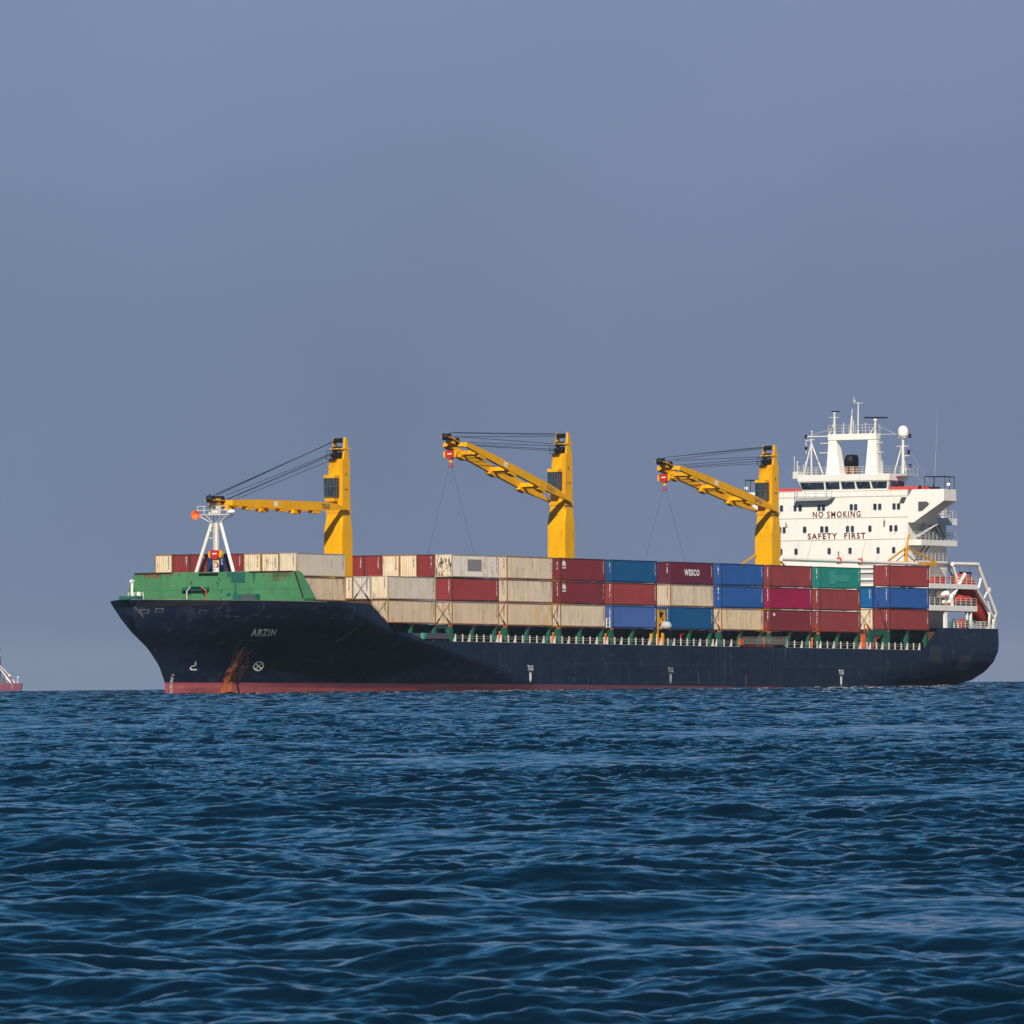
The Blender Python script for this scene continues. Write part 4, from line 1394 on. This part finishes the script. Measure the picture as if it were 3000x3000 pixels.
# yellow king post and white boom lying over the stacks
T1 = 12.25
mb = MB().tube((96.0, T1, 18.02), (139.2, T1, 18.02), .26, .24, 8)
pc = mb.build('stores_crane_boom', 'white', ship)
mb = MB().bar((128.0, T1, 18.2), (133.9, T1, 20.2), .2).bar((133.9, T1, 20.2), (142.9, T1, 18.3), .2)
mb.bar((133.6, T1, 18.2), (133.8, T1, 20.3), .42, .3).bar((133.9, T1, 20.2), (134.6, T1, 22.0), .22)
mb.bar((128.3, T1, 18.25), (142.9, T1, 18.25), .1)
mb.bar((137.0, T1 + .02, 18.05), (142.9, T1 + .02, 18.08), .42, .42)
mb.bar((140.6, T1, 13.2), (140.6, T1, 17.9), .3)
mb.build('king_post', 'yellow_dull', pc)
mb = MB().bar((130.6, T1, 18.25), (133.6, T1, 19.4), .09).bar((134.0, T1, 19.3), (136.5, T1, 18.3), .09)
mb.build('brace', 'dark_grey', pc)
mb = MB()
for s in (113.2, 119.6):
    mb.box(s, s + .25, T1 - .3, T1 + .3, 17.65, 18.5)
mb.tube((113.3, T1, 18.3), (113.1, T1, 19.1), .08).ball((113.1, T1, 19.2), .13)
mb.build('boom_clamp', 'rust', pc)
mb = MB().bar((110.3, -1.1, 17.5), (115.1, -1.1, 19.1), .2).bar((110.3, -1.1, 17.5), (115.1, -1.1, 17.55), .25)
mb.build('crane_rest', 'yellow_dull', ship)
mb = MB().bar((117.9, .9, 18.6), (119.9, .9, 17.6), .2)
mb.build('crane_rest', 'yellow_dull', ship)

# lifeboat, rescue boat cover and rafts are things that could be lifted off
def lifeboat():
    mb = MB()
    prof = [(-5.6, .15, .2), (-5.3, .7, .8), (-4.2, 1.15, 1.2), (-2, 1.35, 1.35), (1, 1.35, 1.35), (3.2, 1.2, 1.25), (4.6, .85, .9), (5.5, .35, .4), (5.7, .05, .08)]
    n = 14
    mb.loft([[(x, b_ * math.sin(a), h * (math.cos(a) * (1.0 if math.cos(a) < 0 else .9))) for a in np.linspace(0, 2 * math.pi, n + 1)[:-1]] for x, b_, h in prof])
    root = bpy.data.objects.new('lifeboat', None)
    COL.objects.link(root)
    mb.build('boat_hull', 'orange', root, smooth=True)
    MB().box(-3.6, -1.4, -.7, .7, 1.1, 1.75).build('boat_cabin', 'orange', root)
    MB().box(-5.5, 5.2, -1.4, 1.4, -.12, .02).build('fender_band', paint('dark_orange_band', (.35, .05, .015), .5), root)
    return root
lb = lifeboat()
tag(lb, 'orange enclosed lifeboat hung bow down on the white frame at the stern', 'lifeboat')
on_ship(lb, 157.6, 10.6, 13.25, Matrix.Rotation(R(37), 4, 'Y'))
mb = MB()
mb.loft([[(x, b_ * math.cos(a), max(-.1, h * math.sin(a))) for a in np.linspace(-.3, math.pi + .3, 10)] for x, b_, h in ((-3.0, .25, .4), (-2.6, .5, .9), (-1, .7, 1.05), (.6, .65, .85), (2.2, .65, .8), (2.9, .3, .45))])
rb = mb.build('rescue_boat', 'orange')
MB().box(-2.6, 2.6, -.55, .55, -.5, -.11).build('cradle', 'dark_grey', rb)
on_ship(rb, 151.2, 12.2, 13.05)
tag(rb, 'low orange rescue boat on the lower boat deck under the white arm', 'rescue boat')
def raft(s, t, z, label, k):
    mb = MB().spin((-.75 * k, 0, 0), (1, 0, 0), [(.05, 0), (.3 * k, .03), (.38 * k, .15), (.38 * k, 1.35 * k), (.3 * k, 1.47 * k), (.05, 1.5 * k)], 14)
    o = mb.build('life_raft', 'white', None, smooth=True)
    mb = MB()
    for x in (-.35 * k, .35 * k):
        mb.box(x - .05, x + .05, -.42 * k, .42 * k, -.5 * k, -.1 * k)
    mb.build('raft_cradle', 'red', o)
    on_ship(o, s, t, z, Matrix.Rotation(R(-50), 4, 'Z'))
    tag(o, label, 'life raft', 'life raft canisters on the lower boat deck')
raft(144.6, 12.5, 14.05, 'larger white life raft canister, the upper one behind the lower boat deck rail', 1.15)
raft(145.6, 12.55, 13.0, 'smaller white life raft canister, just below the larger one by the rail', .85)
for k, (s, lab) in enumerate(((142.4, 'red gear box behind the upper boat deck rail, nearer the red container'), (144.6, 'red gear box behind the upper boat deck rail, nearer the white arm'))):
    mb = MB().box(-.7, .7, -.4, .4, 0, .85)
    o = mb.build('gear_box', 'red')
    MB().box(-.75, .75, -.45, .45, .851, .93).build('lid', 'red', o)
    on_ship(o, s, 12.3, 15.43)
    tag(o, lab, 'box', 'red boxes on the boat deck')
mb = MB()
mb.loft([[(x, b_ * math.cos(a), max(0, h * math.sin(a))) for a in np.linspace(0, math.pi, 8)] for x, b_, h in ((-1.9, .2, .3), (-1.5, .6, .8), (0, .7, 1.0), (1.4, .7, 1.05), (1.8, .3, .6))])
o = mb.build('canvas_cover', 'orange')
on_ship(o, 152.3, 12.1, 15.44)
tag(o, 'orange canvas covered gear on the upper boat deck beside the white frame', 'covered gear')

# ------------------------------------------------------------------ containers
CL, CW, CH = 12.19, 2.438, 2.855
BEIGE, BEIGE2, PALE = (.54, .42, .30), (.56, .46, .345), (.58, .54, .49)
CM = {
 'cream': paint('box_cream', (.74, .60, .43), .55, .07, .30, .6, patch=.10, patchcol=(.75, .66, .55)),
 'beige': paint('box_beige', BEIGE, .6, .09, .5, .6, patch=.13, patchcol=(.50, .40, .27)),
 'sand': paint('box_sand', BEIGE2, .6, .09, .5, .55, patch=.10, patchcol=(.52, .45, .36)),
 'stained': paint('box_stained', (.60, .46, .31), .6, .06, .75, .55, patch=.15, patchcol=(.52, .40, .27)),
 'ochre': paint('box_ochre', BEIGE, .6, .06, .25, .35, patch=.22, patchcol=(.52, .36, .15)),
 'pale': paint('box_pale', (.50, .44, .385), .6, .05, .4, .4, patch=.30, patchcol=(.55, .44, .31)),
 'patchy': paint('box_patchy', (.50, .455, .41), .6, .05, .4, .35, patch=.42, patchcol=(.53, .42, .29)),
 'white': paint('box_white', (.62, .56, .50), .6, .05, .45, .6, patch=.08, patchcol=(.55, .5, .45)),
 'rusty': paint('box_rusty', (.70, .60, .46), .6, .06, .2, 1.0),
 'oxide': paint('box_oxide', (.235, .031, .032), .5, .08, .14, .04),
 'maroon': paint('box_maroon', (.165, .022, .030), .5, .08, .14, .03),
 'brown': paint('box_brown', (.225, .038, .037), .55, .1, .18, .05),
 'brick': paint('box_brick', (.25, .040, .037), .5, .08, .14, .05),
 'plum': paint('box_plum', (.105, .014, .034), .5, .08, .12, .03),
 'magenta': paint('box_magenta', (.25, .008, .050), .5, .07, .1, .03),
 'blue': paint('box_blue', (.005, .070, .190), .5, .07, .12, .03),
 'cobalt': paint('box_cobalt', (.018, .080, .28), .5, .08, .15, .04),
 'faded': paint('box_faded_blue', (.050, .105, .31), .55, .08, .15, .04),
 'azure': paint('box_azure', (.0, .115, .31), .5, .06, .1, .02),
 'dark_blue': paint('box_dark_blue', (.008, .035, .14), .5, .08, .1, .03),
 'green': paint('box_sea_green', (.012, .19, .165), .5, .08, .15, .03),
 'frame_rust': paint('box_frame_rust', (.36, .16, .06), .7, .3, .4, .8),
 'frame_dark': paint('box_frame_dark', (.10, .03, .028), .6, .2, .2, .4),
 'frame_blue': paint('box_frame_blue', (.012, .040, .14), .6, .2, .2, .2),
 'frame_grey': paint('box_frame_grey', (.40, .35, .29), .6, .15, .3, .5),
 'frame_green': paint('box_frame_green', (.012, .14, .11), .6, .15, .2, .2),
}
def corrugated():
    mb = MB()
    def wall(fn, length, pitch=.28, depth=.045, inset=.13):
        x = inset
        pts = []
        while x < length - inset - pitch * .5:
            pts += [(x, 0), (x + pitch * .25, 0), (x + pitch * .5, depth), (x + pitch * .75, depth)]
            x += pitch
        pts.append((length - inset, 0))
        lo = [mb.P(fn(a, d, .14)) for a, d in pts]
        hi = [mb.P(fn(a, d, CH - .11)) for a, d in pts]
        for k in range(len(pts) - 1):
            mb.face([lo[k], lo[k + 1], hi[k + 1], hi[k]])
    h, v = CL / 2, CW / 2
    wall(lambda a, d, z: (a - h, v - .03 - d, z), CL)
    wall(lambda a, d, z: (a - h, -v + .03 + d, z), CL)
    wall(lambda a, d, z: (-h + .04 + d, a - v, z), CW)
    wall(lambda a, d, z: (h - .04 - d, a - v, z), CW)
    mb.box(-h + .05, h - .05, -v + .05, v - .05, CH - .13, CH - .06)
    mb.box(-h + .05, h - .05, -v + .05, v - .05, .08, .15)
    return mb.mesh('container', [CM['cream']])
def framework():
    mb = MB()
    h, v = CL / 2, CW / 2
    for s0 in (-h, h - .13):
        for t0 in (-v, v - .12):
            mb.box(s0, s0 + .13, t0, t0 + .12, .121, CH - .121)
            mb.box(s0 - .005 if s0 < 0 else s0 - .05, s0 + .18 if s0 < 0 else s0 + .135, t0 - .005, t0 + .165 if t0 < 0 else t0 + .125, 0, .12)
            mb.box(s0 - .005 if s0 < 0 else s0 - .05, s0 + .18 if s0 < 0 else s0 + .135, t0 - .005, t0 + .165 if t0 < 0 else t0 + .125, CH - .12, CH)
    for t0 in (-v + .005, v - .095):
        mb.box(-h + .181, h - .181, t0, t0 + .09, .02, .15)
        mb.box(-h + .181, h - .181, t0, t0 + .09, CH - .12, CH - .04)
    for s0 in (-h + .005, h - .105):
        mb.box(s0, s0 + .1, -v + .166, v - .166, .02, .15)
        mb.box(s0, s0 + .1, -v + .166, v - .166, CH - .13, CH - .03)
    return mb.mesh('frame', [CM['frame_rust']])
BODY, FRAME = corrugated(), framework()
CODES = {}
for k, (l0, l1) in enumerate(((1.15, 2.6), (1.3, 2.55), (1.0, 2.62))):
    h, v = CL / 2, CW / 2
    CODES['end', k] = MB().box(-h + .012, -h + .022, v - .56, v - .43, l0, l1).mesh('code', [ST_W])
    CODES['side', k] = MB().box(h - .60, h - .42, v - .026, v - .016, l0 - .3, l1).mesh('code', [ST_W])
FR = {'cream': 'frame_rust', 'beige': 'frame_rust', 'sand': 'frame_rust', 'stained': 'frame_rust', 'ochre': 'frame_rust', 'pale': 'frame_grey', 'patchy': 'frame_grey', 'white': 'frame_grey', 'rusty': 'frame_rust',
      'blue': 'frame_blue', 'cobalt': 'frame_blue', 'faded': 'frame_blue', 'azure': 'frame_blue', 'dark_blue': 'frame_blue', 'green': 'frame_green'}
LIGHT = {'cream', 'beige', 'sand', 'stained', 'ochre', 'pale', 'patchy', 'white', 'rusty'}
nbox = [0]
def own_mat(o, mat):
    o.material_slots[0].link = 'OBJECT'
    o.material_slots[0].material = mat
def container(s, row, tier, col, label, zoff=0.0, end_col=None, t_edge=14.85, codes=True):
    """row 0 is the outermost to port; tier 0 stands on the hatch cover"""
    t = t_edge - row * 2.49 - CW / 2
    z = 8.44 + zoff + tier * 2.92
    o = bpy.data.objects.new('shipping_container', BODY)
    COL.objects.link(o)
    own_mat(o, CM[col])
    on_ship(o, s + CL / 2, t, z)
    tag(o, label, 'container', 'containers stacked on deck')
    f = bpy.data.objects.new('frame', FRAME)
    COL.objects.link(f)
    own_mat(f, CM[FR.get(col, 'frame_dark')])
    f.parent = o
    k = nbox[0] = nbox[0] + 1
    if codes:
        mt = ST_B if col in LIGHT else ST_W
        for side in ('end',) + (('side',) if row == 0 else ()):
            c = bpy.data.objects.new('code', CODES[side, k % 3])
            COL.objects.link(c)
            own_mat(c, mt)
            c.parent = o
    return o
def side_panel(o, name, mat, x0, x1, z0, z1, depth=.012):
    """a painted patch standing just proud of the port side"""
    v = CW / 2
    MB().box(x0 - CL / 2, x1 - CL / 2, v - .028, v - .03 + depth + .01, z0, z1).build(name, mat, o)

# bay nearest the bow, eight across on top
t1 = 'top row box over the green breakwater, '
row1 = [('pale', 'pale grey container with its long side showing, right of the green breakwater top', None),
        ('cream', 'cream container end over the green breakwater, next to the pale grey long side', None),
        ('cream', 'cream container end, middle of the three over the green breakwater top', None),
        ('oxide', 'dark red container end just right of the foremast leg, beside the cream ends', None),
        ('dark_blue', 'blue container end half hidden behind the white foremast', None),
        ('oxide', 'dark red container end behind the left foremast leg', None),
        ('oxide', 'plain dark red container end between the foremast leg and the leftmost cream end', None),
        ('cream', 'cream container end standing alone at the far left of the bow stack', None)]
for r, (c, lab, _) in enumerate(row1):
    if r == 1:
        lab = 'cream container end over the green breakwater, touching the long pale grey side'
    o = container(-30.6, r, 2, c, lab, zoff=-.24, t_edge=9.96)
    if r == 0:
        own_mat(o, CM['pale'])
        box_front = MB().box(-CL / 2 + .012, -CL / 2 + .03, -CW / 2 + .14, CW / 2 - .14, .16, CH - .14).build('front_wall', CM['cream'], o)
container(-30.6, 0, 1, 'beige', 'beige container tucked behind the sloping end of the green breakwater', -.24, t_edge=9.96)
# one more row so the second stack carries on behind
# second bay, two high
o = container(-16.5, 0, 1, 'patchy', 'patchy white and beige container, upper one left of the dark red long box')
MB().box(-CL / 2 + .012, -CL / 2 + .03, -CW / 2 + .14, CW / 2 - .14, .16, CH - .14).build('front_wall', CM['cream'], o)
container(-16.5, 1, 1, 'white', 'white container end with crossed lashing rods, below the two dark red ends')
container(-16.5, 2, 1, 'cream', 'cream container end just below the foot of the foremost yellow crane')
container(-16.5, 0, 0, 'beige', 'beige container at the foot of the raised bow bulwark, bottom of its stack')
# third bay
o = container(0, 0, 2, 'white', 'whitish container with a grey square, its end flecked with rust')
side_panel(o, 'grey_patch', paint('box_grey_patch', (.25, .24, .25), .6, .05, .1), 4.0, 7.7, .85, 2.25)
m, t, b = new_mat('flecked_end')
n0 = noise(t, coords(t, (5.5, 5.5, 1.5), False), 1.0, 5, .65)
t.links.new(mixrgb(t, rng(t, n0, .53, .57), (.74, .62, .45), (.06, .022, .012)), b.inputs['Base Color'])
b.inputs['Roughness'].default_value = .6
MB().box(-CL / 2 + .012, -CL / 2 + .03, -CW / 2 + .14, CW / 2 - .14, .16, CH - .14).build('front_wall', m, o)
container(0, 1, 2, 'oxide', 'dark red container end beside the rust flecked one, top row')
container(0, 2, 2, 'cream', 'cream container end touching the dark red end beside the rust flecked one')
container(0, 3, 2, 'cream', 'cream container end touching the dark red pair beside the foremost crane')
container(0, 4, 2, 'oxide', 'dark red container end, second from the foremost yellow crane')
container(0, 5, 2, 'oxide', 'dark red container end partly hidden by the foremost yellow crane column')
container(0, 0, 1, 'brick', 'dark red long container under the whitish one with the grey square')
container(0, 0, 0, 'beige', 'beige container directly under the dark red long box, bottom of that stack')
# fourth to tenth bay
container(14.43, 0, 2, 'sand', 'sand coloured container, topmost of the all beige stack left of the middle crane')
container(14.43, 0, 1, 'sand', 'sand coloured container, middle of the all beige stack left of the middle crane')
container(14.43, 0, 0, 'ochre', 'beige container with ochre patches, bottom of the all beige stack')
def emblem(o):
    mb = MB()
    v = CW / 2 - .01
    x0, z0 = -CL / 2 + .45, 2.0
    for k, (a, hgt) in enumerate(((0, .42), (.26, .58), (.52, .5))):
        mb.prism([(x0 + a, z0), (x0 + a + .5, z0), (x0 + a + .12, z0 + hgt)], 't', v, v + .008 + .003 * k)
    mb.prism([(x0 - .05, z0 - .03), (x0 + 1.1, z0 - .03), (x0 + .9, z0 - .2), (x0 + .15, z0 - .2)], 't', v, v + .008)
    for k in range(4):
        mb.box(x0 + .05 + .25 * k, x0 + .24 + .25 * k, v, v + .008, z0 - .52, z0 - .34)
    mb.build('emblem', 'letter_white', o)
o = container(28.72, 0, 2, 'maroon', 'maroon container with a white emblem, top of the stack below the middle crane')
emblem(o)
o = container(28.72, 0, 1, 'maroon', 'maroon container with a white emblem, under its twin below the middle crane')
emblem(o)
container(28.72, 0, 0, 'sand', 'sand coloured container under the two maroon boxes with emblems')
container(43.06, 0, 2, 'blue', 'deep blue container on top of the red brown box, right of the middle crane')
container(43.06, 0, 1, 'brick', 'red brown container between a deep blue box above and a paler blue below')
container(43.06, 0, 0, 'faded', 'faded blue container, bottom of its stack beside the yellow stores board')
o = container(59.06, 0, 2, 'plum', 'plum container with large white letters on its side')
mb = MB()
vv = CW / 2 - .008
text_on(mb, 'WESCO', lambda x, y: (x, vv, y), -2.2, 2.1, 1.05, 1.9, .05)
mb.build('lettering', 'letter_white', o)
container(59.06, 0, 1, 'sand', 'sand coloured container between the lettered plum box and a deep blue one')
container(59.06, 0, 0, 'blue', 'deep blue container, bottom of its stack right of the yellow stores board')
container(73.54, 0, 2, 'cobalt', 'cobalt blue container, upper of the two between the plum and brown tops')
container(73.54, 0, 1, 'cobalt', 'cobalt blue container resting on the stained beige box')
container(73.54, 0, 0, 'stained', 'beige container with dark vertical stains under two cobalt blue boxes')
container(87.82, 0, 2, 'brown', 'brown red container on top of the magenta one, below the aftmost crane')
container(87.82, 0, 1, 'magenta', 'bright magenta container, the only one of its colour')
o = container(87.82, 0, 0, 'maroon', 'maroon container under the magenta one, with a small pale square')
side_panel(o, 'pale_square', 'letter_white', .7, 1.2, 2.0, 2.35)
o = container(102.28, 0, 2, 'green', 'sea green container with paler repainted panels')
pal = paint('box_pale_green', (.06, .34, .28), .5, .06, .1)
side_panel(o, 'repainted_panel', pal, 2.9, 4.6, .55, 2.3)
side_panel(o, 'repainted_panel', pal, 4.61, 8.9, .9, 1.75)
container(102.28, 0, 1, 'brown', 'brown red container directly under the sea green one')
container(102.28, 0, 0, 'brown', 'brown red container, bottom of the stack topped by the sea green one')
# after bay
container(123.3, 0, 2, 'brick', 'red container topmost at the stern end, below the white boom', .5)
container(123.3, 0, 1, 'cobalt', 'cobalt blue container between two red ones at the stern end', .5)
container(123.3, 0, 0, 'brown', 'brown red container lowest at the stern end, on green posts', .5)
container(123.3, 1, 1, 'azure', 'bright azure container end in the narrow gap beside the cobalt box', .5)
container(123.3, 1, 0, 'cream', 'cream container end in the narrow gap below the azure one', .5)

# lashing rods crossed over the container ends
def rod(s, ta, za, tb, zb, label):
    mid = ((ta + tb) / 2, (za + zb) / 2)
    mb = MB()
    mb.tube((0, ta - mid[0], za - mid[1]), (-.12, tb - mid[0], zb - mid[1]), .028, n=5)
    mb.tube((0, ta - mid[0], za - mid[1]), (-.02, ta - mid[0] + (tb - ta) * .25, za - mid[1] + (zb - za) * .25), .055, n=6)
    o = mb.build('lashing_rod', 'lashing')
    on_ship(o, s, mid[0], mid[1])
    tag(o, label, 'lashing rod', 'lashing rods across container ends')
for s, t0, t1_, z, lab in ((-16.62, 12.6, 14.75, 8.5, 'the beige container at the end of the bow bulwark'), (-16.62, 10.1, 12.25, 11.4, 'the white container end below the dark red pair'),
                           (-.12, 12.6, 14.7, 8.5, 'the beige container end under the dark red long box'), (14.3, 13.0, 14.7, 8.5, 'the ochre patched container end'),
                           (28.6, 13.2, 14.7, 8.5, 'the sand container end under the maroon boxes'), (73.4, 13.4, 14.7, 8.5, 'the stained beige container end'),
                           (123.15, 10.2, 12.1, 9.0, 'the cream container end in the narrow stern gap')):
    rod(s, t0, z, t1_, z + 2.75, f'lashing rod rising right over {lab}')
    rod(s - .05, t1_, z, t0, z + 2.75, f'lashing rod rising left over {lab}')
rod(123.1, 14.5, 9.0, 12.7, 14.0, 'long pale lashing rod across the lower container ends at the stern')

# ------------------------------------------------------------------ the other ship, hull half sunk below the horizon
FD = 9000.0
far = bpy.data.objects.new('distant_ship', None)
COL.objects.link(far)
far.location = (-422.0, FD, -FD ** 2 / (2 * R_EARTH))
tag(far, 'small hazy red ship on the horizon at the left edge', 'ship')
def far_mb():
    return MB()
def FB(mb, name, mat):
    o = mb.build(name, mat, far)
    return o
M['far_red'] = paint('far_hull_red', (.20, .022, .050), .6, .08, .1)
M['far_red2'] = paint('far_red_bright', (.36, .03, .04), .6, .05, .1)
mb = MB()
mb.loft([[(0, -9, 9.3), (0, 9, 9.3), (-1.9, 8, 0), (-1.9, -8, 0)], [(-120, -9, 9.3), (-120, 9, 9.3), (-120, 8, 0), (-120, -8, 0)]])
FB(mb, 'hull', 'far_red')
FB(MB().box(-120, -16, 9.01, 9.1, 7.4, 9.0), 'hull_band', 'far_red2')
mb = MB().bar((-8.5, 6, 9.4), (-13.5, 6, 17.5), 1.1, 1.6).bar((-13.5, 6, 17.5), (-20, 6, 26), 1.2, 1.8)
FB(mb, 'boat_ramp', 'far_red2')
mb = MB().bar((-6.5, 8, 9.5), (-8.0, 8, 12.6), .8).bar((-10, 8, 10.5), (-19, 8, 22), .9).bar((-10.5, 8, 15.5), (-19, 8, 24.5), .7).box(-11.8, -10, 7.5, 8.5, 15.2, 17.0)
mb.bar((-9.5, 8, 9.4), (-14.5, 8, 14.5), .7)
FB(mb, 'launch_frame', 'white')
mb = MB().bar((-4.4, 0, 9.3), (-4.4, 0, 14.8), .35).box(-4.6, -3.4, -.4, .4, 14.0, 15.2)
FB(mb, 'stern_light_post', 'white')
FB(MB().box(-5, -3, -2, 2, 9.3, 10.8), 'winch', 'grey')
FB(MB().box(-30, -15.5, -8, 8, 9.31, 14.5), 'after_house', 'dark_grey')
FB(MB().box(-45, -19, -8.5, 8.5, 14.51, 33), 'deck_house', 'far_red')
mb = MB().box(-40, -18.6, -3, 3, 37.5, 39.5)
mb.bar((-24, 0, 33), (-24, 0, 37.5), 1.0)
FB(mb, 'mast_top', 'dark_grey')
mb = MB()
for z in (8.4, 7.0, 5.6):
    mb.box(-9.6, -7.6, 9.0, 9.1, z - .5, z)
FB(mb, 'stern_marks', 'letter_worn')

# ------------------------------------------------------------------ haze over the sea
HAZE = 3.0e-5
if HAZE > 0:
    me = bpy.data.meshes.new('haze')
    x0, x1, y0, y1, z0, z1 = -13000, 13000, -12000, 24500, -140, 70
    vs = [(x, y, z) for x in (x0, x1) for y in (y0, y1) for z in (z0, z1)]
    me.from_pydata(vs, [], [(0, 1, 3, 2), (4, 6, 7, 5), (0, 4, 5, 1), (2, 3, 7, 6), (0, 2, 6, 4), (1, 5, 7, 3)])
    hz = bpy.data.objects.new('haze', me)
    COL.objects.link(hz)
    hz['kind'] = 'stuff'
    m = bpy.data.materials.new('haze_air')
    m.use_nodes = True
    t = m.node_tree
    t.nodes.clear()
    mo = t.nodes.new('ShaderNodeOutputMaterial')
    pv = t.nodes.new('ShaderNodeVolumePrincipled')
    pv.inputs['Color'].default_value = (.62, .74, .95, 1)
    pv.inputs['Density'].default_value = HAZE
    t.links.new(pv.outputs[0], mo.inputs['Volume'])
    me.materials.append(m)
